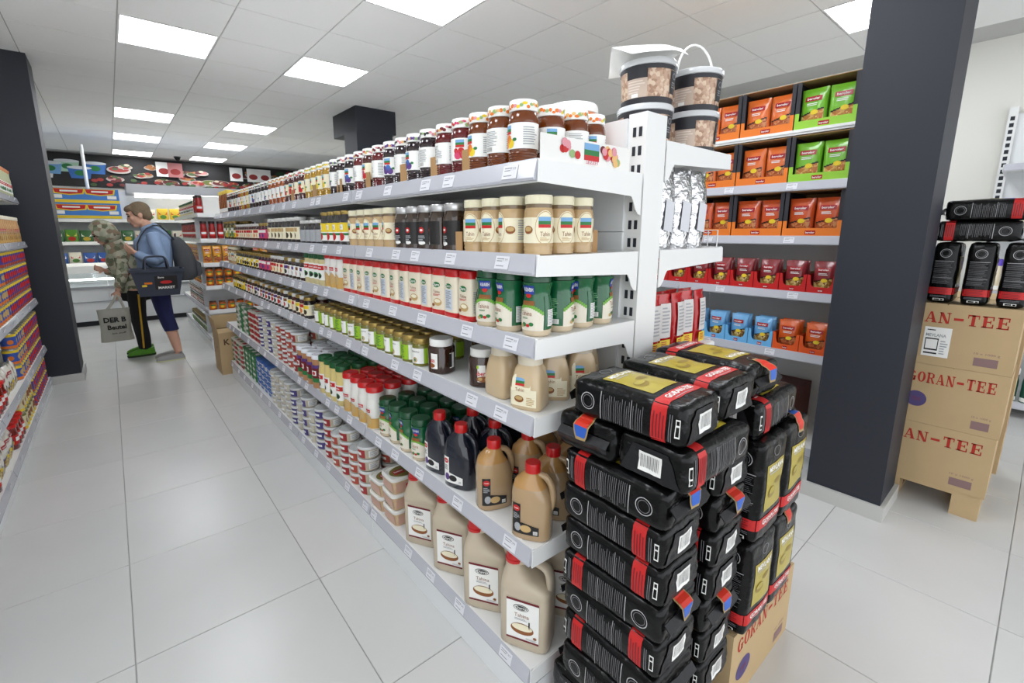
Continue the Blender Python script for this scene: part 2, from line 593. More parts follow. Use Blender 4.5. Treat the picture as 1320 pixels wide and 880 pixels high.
# ---- jam jar (round, beaded foot, printed lid)
def jam_jar(name, glass, fruit, lab=PAPER, lidb=PAPER, R=0.038, H=0.145, back=False, fruit2=None):
    mb = MB()
    p = [(R*.8, 0), (R*.96, .003)]
    for k in range(4):
        p += [(R*1.0, .006+k*.006), (R*.96, .009+k*.006)]
    p += [(R, .034), (R, H*.66), (R*.98, H*.72), (R*.9, H*.79), (R*.84, H*.82)]
    mb.lathe(p, glass, 20)
    body = mb.mesh(name, 50)
    l = MB()
    fn = cyl(R*.9, 0.0); rl = R*.92
    l.lathe([(rl*.96, H*.82), (rl, H*.825), (rl, H*.965), (rl*.97, H*.99), (rl*.8, H)], lidb, 20)
    f2 = cyl(rl, .0006)
    for k in range(26):
        l.disc(f2, rl*2*PI*k/26, H*.895+rnd(-.005, .005), rnd(.004, .0075), rnd(.003, .005), random.choice((fruit, fruit, PALEG, fruit2 or fruit, PALEP, PALEO)), 7)
    lid = l.mesh('lid', 40)
    b = MB()
    f0 = cyl(R, .0005); f1 = cyl(R, .001); f3 = cyl(R, .0014)
    z0, z1 = H*.23, H*.63
    b.grid(f0, -R*2.5, R*2.5, z0, z1, lab, 18, 1)
    if not back:
        for (u, v, r_) in ((-.010, -.014, .012), (.008, -.016, .011), (.000, -.004, .010), (-.016, -.002, .007)):
            b.disc(f1, u, (z0+z1)/2+v*.9-.002, r_, r_, random.choice((fruit, fruit2 or fruit)), 9)
        logo_arch(b, f1, -.004 if lab is PAPER else 0, z1-.014, .026, .020)
        b.disc(f1, .020, (z0+z1)/2-.008, .006, .004, GREENP, 7)
    else:
        lines(b, f1, -.020, .020, z0+.016, z1-.006, 9, GREYP)
        bars(b, f1, -.008, z0+.009, .022, .010)
    lines(b, f1, R*1.1, R*2.2, z0+.008, z1-.008, 8, GREYP)
    lines(b, f1, -R*2.2, -R*1.2, z0+.008, z1-.008, 8, GREYP)
    return (name, body, [('lid', lid), ('label', b.mesh('label', 40))])
AMB = glassy('amber_jam', (104, 48, 8)); REDJ = glassy('red_jam', (92, 8, 14)); DRKJ = glassy('dark_jam', (30, 8, 16))
ORJ = glassy('orange_jam', (150, 70, 14)); YELJ = glassy('yellow_jam', (170, 130, 30)); BRNJ = glassy('red_brown_jam', (70, 22, 14))
K_JAM = [jam_jar('jam_jar', AMB, ORAP, fruit2=YELP), jam_jar('jam_jar', AMB, ORAP, back=True), jam_jar('jam_jar', REDJ, REDP, fruit2=PINKP),
         jam_jar('jam_jar', REDJ, MARP, back=True), jam_jar('jam_jar', DRKJ, PURP, fruit2=BLUEP), jam_jar('jam_jar', DRKJ, BLACKP, back=True),
         jam_jar('jam_jar', BRNJ, PINKP, lab=CREAMP, fruit2=REDP), jam_jar('jam_jar', YELJ, LIMEP, fruit2=YELP, lab=CREAMP),
         jam_jar('jam_jar', BRNJ, REDP, lab=CREAMP), jam_jar('jam_jar', ORJ, ORAP, fruit2=REDP)]

# ---- tahini jar (cream)
def tahin_jar():
    cream = M('tahini_paste', (190, 160, 116), 0.2, coat=0.6)
    R, H = .037, .148
    mb = MB()
    p = [(R*.85, 0), (R*.98, .003), (R*.94, .008), (R, .013), (R*.95, .018), (R, .024), (R, H*.66), (R*.96, H*.74), (R*.9, H*.79), (R*.86, H*.84)]
    mb.lathe(p, cream, 20)
    sh = M('brown_glass_neck', (120, 100, 74), 0.15, coat=.5)
    mb.lathe([(R*.9, H*.77), (R*.93, H*.79), (R*.88, H*.86)], sh, 20, cap=(False, False))
    body = mb.mesh('tahini_jar', 50)
    lidm = M('cream_lid', (232, 226, 196), 0.35)
    lid = MB().lathe([(R*.92, H*.84), (R*.94, H*.845), (R*.94, H*.965), (R*.91, H*.985), (R*.7, H*.985), (R*.68, H*.98)], lidm, 20).mesh('lid', 40)
    b = MB(); f0 = cyl(R, .0005); f1 = cyl(R, .001); f2 = cyl(R, .0014)
    b.grid(f0, -R*2.7, R*2.7, .030, .092, CREAMP, 18, 1)
    b.disc(f0, 0, .078, .024, .030, CREAMP, 14)
    b.disc(f1, 0, .066, .0255, .041, TANP, 20, inner=.95)
    logo_arch(b, f1, 0, .080, .034, .026)
    b.text('Tahin', f1, 0, .052, .026, .011, BROWNP)
    lines(b, f1, -.013, .013, .035, .044, 3, TANP)
    b.disc(f1, .040, .062, .013, .010, BROWNP, 12); b.disc(f2, .040, .064, .010, .006, TANP, 12)
    b.disc(f1, -.044, .062, .013, .010, BROWNP, 12); b.disc(f2, -.044, .064, .010, .006, TANP, 12)
    lines(b, f1, .060, .092, .036, .088, 9, GREYP); lines(b, f1, -.092, -.062, .036, .088, 9, GREYP)
    return ('tahini_jar', body, [('lid', lid), ('label', b.mesh('label', 40))])
K_TAHIN = tahin_jar()

# ---- generic straight jar
def jar(name, R, H, glass, lidm, lab, art, lid_h=.018, lab0=.16, lab1=.66, seg=16, span=2.6, sq=None):
    mb = MB()
    if sq:
        mb.loft([(0, 0, R*.9, R*.9, 0, sq), (0, 0, R, R, .004, sq), (0, 0, R, R, H*.72, sq), (0, 0, R*.92, R*.92, H*.80, sq), (0, 0, R*.84, R*.84, H-lid_h, 2)], glass, 20)
    else:
        mb.lathe([(R*.88, 0), (R, .004), (R, H*.70), (R*.95, H*.76), (R*.86, H-lid_h)], glass, seg)
    body = mb.mesh(name, 45)
    lid = MB().lathe([(R*.9, H-lid_h), (R*.92, H-lid_h+.001), (R*.92, H-.003), (R*.88, H), (R*.7, H-.001)], lidm, seg).mesh('lid', 40)
    b = MB(); f0 = cyl(R, .0006); f1 = cyl(R, .0011); f2 = cyl(R, .0015)
    b.grid(f0, -R*span, R*span, H*lab0, H*lab1, lab, 14, 1)
    art(b, f1, f2, R, H*lab0, H*lab1)
    return (name, body, [('lid', lid), ('label', b.mesh('label', 40))])
def art_plain(ma, mb_):
    def f(b, f1, f2, R, z0, z1):
        b.grid(f1, -R*.8, R*.8, z0+(z1-z0)*.62, z0+(z1-z0)*.92, ma, 4, 1)
        b.disc(f1, 0, z0+(z1-z0)*.32, R*.45, (z1-z0)*.24, mb_, 10)
        lines(b, f1, R*1.2, R*2.2, z0+.006, z1-.006, 6, GREYP)
    return f
def art_dark(b, f1, f2, R, z0, z1):
    b.disc(f1, 0, z0+(z1-z0)*.62, .010, .010, REDP, 12)
    b.disc(f2, 0, z0+(z1-z0)*.62, .006, .004, PAPER, 10)
    lines(b, f1, -.016, .016, z0+.006, z0+(z1-z0)*.4, 4, GREYP)
    b.disc(f1, 0.0, z0+.004, .014, .006, PAPER, 8)
def art_tomato(b, f1, f2, R, z0, z1):
    m = (z0+z1)/2
    b.grid(f1, -R*2.3, R*2.3, z1-.040, z1, YELP, 14, 1)
    b.grid(f1, -R*2.3, R*2.3, z0+.026, z0+.036, GREENP, 14, 1)
    b.grid(f1, -R*2.3, R*2.3, z0, z0+.012, PAPER, 14, 1)
    b.disc(f2, 0, z0+.020, .017, .017, REDP, 12)
    b.grid(f2, -.012, .012, z1-.030, z1-.008, PAPER, 3, 1)
    b.text('GL', f2, 0, z1-.019, .016, .012, INK)
def art_n(b, f1, f2, R, z0, z1):
    b.text('N', f1, 0, (z0+z1)/2, .026, .034, GREYP, 0.02)
def art_pist(front_green):
    def f(b, f1, f2, R, z0, z1):
        if front_green:
            b.grid(f1, -R*.9, R*.9, z0, z1, LIMEP, 5, 1)
            lines(b, f2, -.016, .016, z0+.006, z1-.004, 7, GREENP)
        else:
            b.grid(f1, R*1.0, R*2.4, z0, z1, LIMEP, 5, 1)
            b.grid(f1, -R*2.4, -R*1.2, z0, z1, LIMEP, 5, 1)
            b.text('pistachio', f1, 0, z1-.013, .036, .009, INK)
            b.disc(f1, 0, z0+.014, .010, .011, TANP, 12, inner=.55)
            b.disc(f1, 0, z0+.014, .004, .005, GREENP, 8)
    return f
def art_rob(b, f1, f2, R, z0, z1):
    b.grid(f1, -R*1.2, -R*.2, z1-.012, z1-.001, LIMEP, 4, 1)
    b.text('roberto', f1, 0, z0+.030, .056, .017, REDP, 0.02)
    b.disc(f1, .006, z0+.010, .022, .010, BROWNP, 12)
    b.disc(f2, -.004, z0+.011, .007, .006, TANP, 9)
    b.disc(f2, .016, z0+.009, .007, .006, TANP, 9)
def art_bella(b, f1, f2, R, z0, z1):
    b.grid(f1, R*.3, R*1.5, z0+.004, z1-.002, BLACKP, 5, 1)
    b.disc(f2, R*.9, z0+.020, .008, .007, GREENP, 9)
    b.text('nuss', f1, -.012, z0+.030, .030, .012, REDP, 0.02)
    b.disc(f1, -.012, z0+.012, .016, .009, BROWNP, 10)
    lines(b, f1, -R*1.8, -R*1.0, z0+.006, z1-.006, 5, GREYP)
DK = glassy('dark_tahini', (52, 34, 20)); BLK = glassy('black_olive_paste', (28, 20, 20)); CHOC = glassy('hazelnut_cream', (52, 28, 18))
PIS = glassy('pistachio_cream', (112, 110, 40)); HON = glassy('honey', (140, 72, 14)); PUR2 = glassy('plum_paste', (66, 18, 40)); OLI = glassy('olive_dark', (60, 56, 26))
CAPW = M('cap_white_grey', (214, 214, 210), 0.35)
K_DARK = jar('dark_spread_jar', .037, .142, DK, SILV, BLACKP, art_dark, lid_h=.022, lab0=.13, lab1=.64, span=1.5)
K_TOM = jar('sauce_jar', .036, .150, BLK, GOLD, PAPER, art_tomato, lid_h=.016, lab0=.12, lab1=.66, span=2.3)
K_N = jar('spread_jar', .036, .118, BLK, CAPW, GREYP, art_n, lid_h=.016, lab0=.1, lab1=.6)
K_OLV = jar('spread_jar', .036, .140, BLK, CAPW, CREAMP, art_plain(TANP, OLI), lid_h=.02, lab0=.14, lab1=.62)
K_PISW = jar('pistachio_cream_jar', .034, .110, PIS, GOLD, PAPER, art_pist(False), lid_h=.022, lab0=.12, lab1=.66)
K_PISG = jar('pistachio_cream_jar', .034, .110, PIS, GOLD, PAPER, art_pist(True), lid_h=.022, lab0=.12, lab1=.66)
K_ROB = jar('hazelnut_cream_jar', .042, .134, CHOC, PW, PAPER, art_rob, lid_h=.028, lab0=.16, lab1=.60, sq=2.4)
K_BEL = jar('hazelnut_cream_jar', .044, .132, CHOC, PW, PAPER, art_bella, lid_h=.030, lab0=.16, lab1=.60, sq=2.4)
K_SM = [jar('small_jar', .033, .118, BLK, GOLD, CREAMP, art_plain(YELP, OLI)), jar('small_jar', .033, .118, CHOC, GOLD, PAPER, art_plain(PURP, BLACKP)),
        jar('small_jar', .033, .118, BLK, CAPW, PAPER, art_plain(BROWNP, REDP)), jar('small_jar', .033, .118, PUR2, GOLD, PINKP, art_plain(PAPER, PURP)),
        jar('small_jar', .033, .118, OLI, GOLD, YELP, art_plain(PAPER, BLACKP)), jar('small_jar', .033, .118, BRNJ, CAPW, CREAMP, art_plain(REDP, ORAP))]
K_ORJ = jar('orange_sauce_jar', .040, .105, M('orange_sauce', (170, 78, 22), .2, coat=.5), M('dark_lid', (70, 44, 30), .4), ORAP, art_plain(GREENP, YELP), lid_h=.016)
K_GREENJ = jar('pickle_jar', .036, .150, OLI, GOLD, M('pale_green_print', (150, 165, 110), .5), art_plain(PAPER, GREENP))

# ---- green tahini bottle (waisted)
def green_bottle():
    g = M('green_sleeve', (20, 94, 56), 0.22, coat=.6); pale = M('tahini_pale', (205, 188, 160), 0.25, coat=.5)
    dg = M('dark_green_cap', (20, 74, 44), 0.3, coat=.3)
    R, H = .041, .176
    def rad(z):
        t = z/H
        pts = [(0, .80), (.03, .92), (.3, .97), (.5, .93), (.62, .83), (.72, .84), (.82, .96), (.86, .98), (.88, .80)]
        for (a, ra), (b_, rb) in zip(pts[:-1], pts[1:]):
            if a <= t <= b_:
                return R*(ra+(rb-ra)*(t-a)/(b_-a))
        return R*.8
    zs = [0, .005, .012] + [.02+.01*k for k in range(14)]
    mb = MB()
    mb.lathe([(rad(z), z) for z in zs if z <= .021], pale, 20, cap=(True, False))
    mb.lathe([(rad(z), z) for z in zs if z >= .02 and z < .155], g, 20, cap=(False, True))
    body = mb.mesh('tahini_bottle', 50)
    lid = MB().lathe([(R*.80, .15), (R*.90, .151), (R*.88, H-.004), (R*.84, H), (R*.5, H)], dg, 20).mesh('lid', 40)
    def fn(off):
        def f(u, v):
            r = rad(v)+off
            a = u/R-PI/2
            return (r*math.cos(a), r*math.sin(a), v)
        f.curved = True
        return f
    f1, f2, f3 = fn(.0007), fn(.0012), fn(.0017)
    b = MB()
    whi = PAPER
    # cream lower wrap with a sloping green edge
    for k in range(16):
        u0 = -.046+.092*k/16; u1 = u0+.092/16
        zt = .066+.022*math.sin((k+.5)/16*PI)
        b.grid(f1, u0, u1, .018, zt, M('label_white_cream', (228, 222, 206), .4), 1, 6)
        b.grid(f2, u0, u1, zt-.006, zt+.004, M('bright_green_print', (110, 170, 60), .4), 1, 2)
    b.grid(f2, -.019, .019, .118, .142, M('royal_blue_print', (36, 60, 150), .4), 4, 3)
    b.text('ALRABIH', f3, 0, .131, .032, .011, PAPER, .02)
    b.disc(f2, 0, .114, .010, .006, REDP, 10)
    b.grid(f2, -.020, .020, .088, .100, BROWNP, 4, 2)
    b.text('Tahina', f3, -.004, .066, .036, .013, BROWNP)
    lines(b, f3, -.016, .014, .050, .056, 2, GREENP)
    for (u, v, m, r_) in ((-.010, .034, GREENP, .008), (.002, .032, REDP, .006), (.012, .036, GREENP, .007), (-.018, .030, TANP, .007)):
        b.disc(f3, u, v, r_, r_*.8, m, 9)
    # back panel
    b.grid(f2, .050, .094, .022, .112, g, 5, 6)
    b.grid(f3, .058, .090, .030, .076, PAPER, 4, 3); lines(b, fn(.0022), .060, .088, .032, .074, 9, GREYP)
    b.grid(f2, -.094, -.050, .022, .112, g, 5, 6)
    b.grid(f3, -.090, -.058, .026, .040, PAPER, 3, 1); bars(b, fn(.0022), -.074, .033, .026, .010)
    lines(b, f3, -.088, -.060, .050, .100, 9, M('pale_green_ink', (130, 190, 140), .5))
    return ('tahini_bottle', body, [('lid', lid), ('label', b.mesh('label', 40))])
K_GREEN = green_bottle()

# ---- rounded-rectangle bottle (red cap)
def rect_fn(hx, hy, p, off):
    """u along the perimeter from the front centre (facing -Y), superellipse"""
    N = 160; pts = []
    for k in range(N+1):
        a = -PI/2 + 2*PI*(k/N-.5)
        c, q = math.cos(a), math.sin(a)
        pts.append(((hx+off)*math.copysign(abs(c)**(2/p), c), (hy+off)*math.copysign(abs(q)**(2/p), q)))
    L = [0]
    for i in range(N):
        L.append(L[-1]+math.dist(pts[i], pts[i+1]))
    mid = L[-1]/2
    def f(u, v):
        t = min(max(u+mid, 0), L[-1]-1e-9)
        lo, hi = 0, N
        while hi-lo > 1:
            m_ = (lo+hi)//2
            if L[m_] <= t: lo = m_
            else: hi = m_
        w = (t-L[lo])/max(1e-9, L[hi]-L[lo])
        return (pts[lo][0]*(1-w)+pts[hi][0]*w, pts[lo][1]*(1-w)+pts[hi][1]*w, v)
    f.half = mid
    f.curved = True
    return f
def redcap_bottle(variant=0):
    hx, hy, H = .036, .026, .172
    crm = M('cream_bottle_sleeve', (232, 222, 200), .28, coat=.4)
    mb = MB()
    mb.loft([(0, 0, hx*.9, hy*.9, 0, 4), (0, 0, hx, hy, .004, 4), (0, 0, hx, hy, .020, 4)], RED, 24, cap=(True, False))
    mb.loft([(0, 0, hx, hy, .020, 4), (0, 0, hx, hy, H*.70, 4), (0, 0, hx*.95, hy*.97, H*.80, 3.4), (0, 0, hx*.90, hy*.94, H*.87, 3)], crm, 24, cap=(False, True))
    body = mb.mesh('red_capped_bottle', 50)
    lid = MB().loft([(0, 0, hx*.93, hy*.97, H*.85, 3.2), (0, 0, hx*.93, hy*.97, H*.98, 3.2), (0, 0, hx*.88, hy*.9, H, 3.2)], RED, 24).mesh('lid', 40)
    f1 = rect_fn(hx, hy, 4, .0006); f2 = rect_fn(hx, hy, 4, .0012)
    b = MB()
    if variant == 0:
        b.disc(f1, 0, .112, .018, .010, GREENP, 14); b.text('Durra', f2, 0, .112, .030, .011, PAPER, .02)
        b.text('Tahina', f1, 0, .086, .032, .010, BROWNP)
        lines(b, f1, -.018, .018, .070, .078, 2, REDP)
        b.disc(f1, .004, .048, .020, .014, TANP, 12); b.disc(f2, .004, .052, .015, .007, CREAMP, 12)
        b.disc(f1, -.018, .036, .008, .006, BROWNP, 8)
    else:
        b.disc(f1, 0, .114, .016, .009, GREENP, 14); b.text('Durra', f2, 0, .114, .026, .010, PAPER, .02)
        b.grid(f1, -.018, .018, .028, .102, M('table_print', (205, 214, 226), .5), 3, 1)
        lines(b, f2, -.015, .015, .034, .098, 13, GREYINK)
    q = f1.half*.5
    lines(b, f1, q-.014, q+.014, .030, .105, 12, GREYP); lines(b, f1, -q-.014, -q+.014, .030, .105, 12, TANP)
    bars(b, f2, q, .030, .020, .010)
    return ('red_capped_bottle', body, [('lid', lid), ('label', b.mesh('label', 40))])
K_RC = [redcap_bottle(0), redcap_bottle(1)]

# ---- cream squat jug with sloped shoulders
def cream_jug():
    m = M('tahini_jug_plastic', (206, 182, 146), .25, coat=.5)
    hx, hy, H = .046, .040, .170
    mb = MB().loft([(0, 0, hx*.9, hy*.9, 0, 5), (0, 0, hx, hy, .006, 5), (0, 0, hx, hy, .070, 5), (0, 0, hx*.93, hy*.93, .095, 4.5), (0, 0, hx*.80, hy*.82, .125, 4), (0, 0, hx*.66, hy*.74, .142, 3)], m, 28)
    body = mb.mesh('tahini_jug', 40)
    lid = MB().lathe([(hx*.72, .140), (hx*.74, .141), (hx*.74, H-.005), (hx*.70, H), (hx*.5, H)], M('jug_cap_pale', (222, 212, 192), .35), 20).mesh('lid', 40)
    f1 = rect_fn(hx, hy, 5, .0008); f2 = rect_fn(hx, hy, 5, .0014)
    b = MB()
    b.grid(f1, -.074, .036, .014, .068, CREAMP, 16, 1)
    fs = lambda u, v: (u, -hy-.0016+max(0, v-.070)*.20, v)
    b.add([fs(-.036, .060), fs(.020, .060), fs(.018, .100), fs(.002, .114), fs(-.030, .110), fs(-.036, .098)], [(0, 1, 2, 3, 4, 5)], CREAMP)
    fs2 = lambda u, v: (u, -hy-.0024+max(0, v-.070)*.20, v)
    logo_arch(b, fs2, -.012, .090, .026, .024)
    b.text('Tahin', fs2, -.012, .066, .026, .011, BROWNP)
    b.disc(f2, -.014, .036, .014, .011, BROWNP, 12); b.disc(rect_fn(hx, hy, 5, .002), -.014, .039, .011, .006, TANP, 12)
    lines(b, f2, -.070, -.040, .018, .062, 8, GREYP); lines(b, f2, .008, .032, .018, .045, 5, TANP)
    return ('tahini_jug', body, [('lid', lid), ('label', b.mesh('label', 40))])
K_CJUG = cream_jug()

# ---- oval bottle with a loop handle (tan or navy)
def loop_bottle(name, content, lab, emblem, top=None):
    top = top or content
    hx, hy, H = .058, .040, .245
    mb = MB().loft([(0, 0, hx*.9, hy*.9, 0, 3), (0, 0, hx, hy, .006, 3), (0, 0, hx, hy, .120, 3), (-.004, 0, hx*.93, hy*.95, .150, 2.8), (-.007, 0, hx*.82, hy*.88, .168, 2.6)], content, 24, cap=(True, False)).loft([(-.007, 0, hx*.82, hy*.88, .168, 2.6), (-.010, 0, hx*.70, hy*.80, .185, 2.4), (-.004, 0, hx*.44, hy*.58, .208, 2), (0, 0, .019, .019, .216, 2), (0, 0, .019, .019, .226, 2)], top, 24, cap=(False, True))
    body = mb.mesh(name, 50)
    hd = MB().tube([(.012, 0, .208), (.036, 0, .202), (.053, 0, .178), (.059, 0, .145), (.056, 0, .112), (.050, 0, .096)], [.010, .0105, .0105, .0105, .011, .010], content, 8, smooth=1).mesh('handle', 60)
    lid = MB().lathe([(.0205, .214), (.0225, .215), (.0225, .240), (.021, H), (.012, H)], RED, 16).mesh('lid', 40)
    f1 = rect_fn(hx, hy, 3, .0008); f2 = rect_fn(hx, hy, 3, .0014); f3 = rect_fn(hx, hy, 3, .002)
    b = MB()
    # label: tall left strip, spreading at the foot
    pts = [(-.052, .022), (.028, .022), (.026, .050), (-.018, .062), (-.026, .118), (-.052, .122)]
    n = 12
    for k in range(n):
        u0 = -.052+.080*k/n; u1 = u0+.080/n; um = (u0+u1)/2
        zt = .122 if um < -.024 else (.060-.010*(um+.018)/.046)
        b.grid(f1, u0, u1, .022, zt, lab, 1, 1)
    b.disc(f2, -.038, .106, .011, .010, emblem, 12); b.text('ONER', f3, -.038, .106, .015, .004, PAPER, .02)
    lines(b, f2, -.048, -.028, .070, .090, 4, GREYP if lab is not PAPER else INK)
    b.disc(f2, -.010, .042, .016, .012, TANP if lab is not PAPER else BLACKP, 12)
    b.disc(f2, -.034, .044, .010, .014, GREYP if lab is not PAPER else PURP, 10)
    b.grid(f2, .012, .024, .026, .038, PAPER, 2, 1); bars(b, f3, .018, .032, .010, .009, n=6)
    return (name, body, [('handle', hd), ('lid', lid), ('label', b.mesh('label', 40))])
K_TANJ = loop_bottle('tahini_bottle', M('tahini_oil_bottle', (176, 148, 112), .22, coat=.5), BLACKP, REDP, top=M('sesame_oil_layer', (184, 140, 84), .2, coat=.5))
K_NAVY = loop_bottle('molasses_bottle', M('molasses_navy', (22, 26, 40), .2, coat=.6), PAPER, REDP)

# ---- big canister with integrated handle
def canister():
    pl = M('canister_plastic', (196, 182, 160), .38, coat=.15, bump=.02, bscale=30)
    hx, hy, H = .078, .055, .335
    mb = MB()
    mb.loft([(0, 0, hx*.92, hy*.9, 0, 5), (0, 0, hx, hy, .008, 5), (0, 0, hx, hy, .186, 5), (0, 0, hx*.98, hy*.975, .191, 5), (0, 0, hx, hy, .196, 5), (0, 0, hx*.99, hy, .212, 5), (-.006, 0, hx*.90, hy*.96, .226, 4.4), (-.026, 0, hx*.62, hy*.84, .240, 3.5), (-.038, 0, hx*.42, hy*.62, .256, 2.6), (-.044, 0, hx*.33, hy*.46, .272, 2.2), (-.044, 0, .023, .023, .280, 2)], pl, 28)
    body = mb.mesh('canister', 50)
    hd = MB().tube([(-.040, 0, .262), (-.012, 0, .284), (.024, 0, .289), (.056, 0, .276), (.068, 0, .246), (.069, 0, .205)], [(.018, .012), (.021, .012), (.021, .0125), (.022, .013), (.024, .0125), (.026, .010)], pl, 12, smooth=2).mesh('handle', 60)
    lid = MB().lathe([(.027, .277), (.029, .278), (.029, .287), (.026, .289), (.0255, .322), (.023, .327), (.012, .327)], RED, 18, loc=(-.044, 0, 0)).mesh('lid', 40)
    f1 = flat_y(-hy-.001); f2 = flat_y(-hy-.0016); f3 = flat_y(-hy-.0022)
    b = MB()
    b.grid(f1, -.050, .052, .036, .184, PAPER, 1, 1)
    b.grid(f2, -.050, .052, .176, .184, MARP, 1, 1); b.grid(f2, -.050, .052, .036, .043, MARP, 1, 1)
    b.disc(f2, -.004, .156, .024, .011, BLACKP, 18); b.disc(f3, -.004, .156, .022, .009, PAPER, 18, inner=.86)
    b.text('Durra', f3, -.004, .156, .034, .010, PAPER, .02)
    b.text('Tahina', f2, -.002, .128, .046, .013, BROWNP)
    lines(b, f2, -.024, .020, .110, .118, 2, GREYP)
    b.disc(f2, .000, .080, .036, .020, BROWNP, 18); b.disc(f3, .000, .086, .032, .012, CREAMP, 18)
    b.grid(f3, .020, .024, .088, .112, BLACKP, 1, 1)
    b.disc(f2, .040, .058, .006, .005, BROWNP, 10)
    lines(b, f2, .012, .048, .046, .052, 2, GREYP)
    return ('canister', body, [('handle', hd), ('lid', lid), ('label', b.mesh('label', 40))])
K_CAN = canister()

# ---- powder bottle, yellow bottle, ribbed lids
def lid_bottle(name, R, H, bodym, lidm, art, lid_h=.028):
    mb = MB().lathe([(R*.88, 0), (R, .004), (R, H*.62), (R*.94, H*.68), (R*.9, H*.72), (R*.9, H-lid_h)], bodym, 20)
    body = mb.mesh(name, 50)
    lid = MB().lathe([(R*.9, H-lid_h), (R*.97, H-lid_h+.001), (R*.97, H-.004), (R*.9, H), (R*.85, H-.002), (R*.4, H-.002)], lidm, 20).mesh('lid', 40)
    b = MB(); f1 = cyl(R, .0008); f2 = cyl(R, .0014)
    art(b, f1, f2, R, H)
    return (name, body, [('lid', lid), ('label', b.mesh('label', 40))])
def art_powder(b, f1, f2, R, H):
    b.grid(f1, -R*2, R*2, .008, .060, M('ginger_print', (200, 160, 90), .5), 14, 1)
    b.disc(f2, .004, .050, .020, .026, TANP, 12); b.disc(f2, -.016, .040, .010, .016, M('ginger_dark', (160, 116, 60), .5), 10)
    b.grid(f2, -.018, .018, .088, .104, REDP, 4, 1); b.text('suntime', cyl(R, .002), 0, .096, .030, .008, PAPER, .02)
    lines(b, f2, -.016, .016, .074, .084, 2, GREYP)
def art_yellow(b, f1, f2, R, H):
    b.grid(f1, -R*1.1, R*1.1, .030, .110, PAPER, 6, 1)
    b.grid(f2, -R*.9, R*.9, .080, .102, REDP, 5, 1); b.text('suntime', cyl(R, .002), 0, .092, .034, .010, PAPER, .02)
    b.disc(f2, .0, .052, .018, .014, GREENP, 10); b.disc(cyl(R, .002), .006, .050, .010, .009, BLACKP, 10)
def art_purple(b, f1, f2, R, H):
    b.grid(f1, -R*2.8, R*2.8, .060, .118, MARP, 14, 1); b.grid(f1, -R*2.8, R*2.8, .118, .136, PURP, 14, 1)
    b.grid(f2, -R*2.8, R*2.8, .038, .062, GREENP, 14, 1); b.grid(f2, -.016, .016, .076, .104, PAPER, 4, 1)
    b.disc(cyl(R, .002), 0, .090, .010, .010, REDP, 10)
K_POW = lid_bottle('powder_bottle', .040, .215, M('white_bottle', (232, 230, 224), .3, coat=.3), RED, art_powder)
K_YEL = lid_bottle('sauce_bottle', .038, .205, M('pale_yellow_sauce', (222, 202, 130), .3, coat=.4), M('dark_green_lid', (24, 84, 44), .35), art_yellow)
K_PURL = lid_bottle('cocoa_tub', .042, .190, M('cocoa_body', (180, 130, 90), .35, coat=.3), M('white_lid_2', (232, 234, 240), .35), art_purple, lid_h=.024)
K_WHT = lid_bottle('squeeze_bottle', .034, .170, M('white_bottle', (232, 230, 224), .3), RED, art_powder)
K_GYB = lid_bottle('dressing_bottle', .034, .160, M('dressing_cream', (214, 200, 150), .3, coat=.4), M('dark_green_lid', (24, 84, 44), .35), art_yellow)
def art_honey(b, f1, f2, R, H):
    b.grid(f1, -R*1.2, R*1.2, .010, .040, PAPER, 6, 1)
K_HON = lid_bottle('honey_bottle', .032, .185, HON, M('yellow_lid', (220, 190, 80), .35), art_honey, lid_h=.03)
def art_ket(b, f1, f2, R, H):
    b.grid(f1, -R*1.6, R*1.6, .030, .090, M('ketchup_label', (190, 24, 20), .4), 8, 1); b.grid(f2, -R*.8, R*.8, .052, .076, PAPER, 5, 1)
K_KET = lid_bottle('ketchup_bottle', .034, .200, M('ketchup', (150, 14, 12), .25, coat=.5), M('dark_cap', (40, 20, 20), .4), art_ket)

# ---- round clear tubs
CLEAR = M('clear_tub_plastic', (212, 210, 202), .15, coat=.5)
LIDC = M('clear_lid_plastic', (214, 216, 216), .25, coat=.3)
def round_tub(lab, R=.056, H=.062, fill=(196, 186, 164), art=None):
    content = M('tub_fill_%d_%d_%d' % fill, fill, .3, coat=.5, var=.15, vscale=60)
    mb = MB().lathe([(R*.82, 0), (R*.86, .003), (R*.95, H-.012)], content, 20)
    body = mb.mesh('round_tub', 50)
    lid = MB().lathe([(R*.95, H-.013), (R, H-.012), (R, H-.004), (R*.97, H), (R*.9, H), (R*.88, H-.003), (R*.3, H-.003)], LIDC, 20).mesh('lid', 40)
    b = MB()
    def fn(off):
        def f(u, v):
            r = R*(.86+.09*(v/(H-.012)))+off
            a = u/R-PI/2
            return (r*math.cos(a), r*math.sin(a), v)
        f.curved = True
        return f
    b.grid(fn(.0008), -R*.95, R*.95, .006, H-.015, lab, 8, 1)
    b.grid(fn(.0014), -R*.55, R*.55, .020, .034, PAPER, 5, 1)
    b.grid(fn(.0008), R*1.3, R*2.4, .010, H-.018, PAPER, 6, 1)
    lines(b, fn(.0014), R*1.4, R*2.3, .014, H-.020, 4, GREYP)
    return ('food_tub', body, [('lid', lid), ('label', b.mesh('label', 40))])
K_TUBR = round_tub(M('tub_red_label', (160, 44, 46), .4)); K_TUBP = round_tub(M('tub_purple_label', (74, 66, 130), .4)); K_TUBW = round_tub(M('tub_white_label', (206, 200, 184), .4))
K_TUBB = round_tub(M('tub_brick_label', (176, 78, 62), .4), fill=(206, 196, 176))
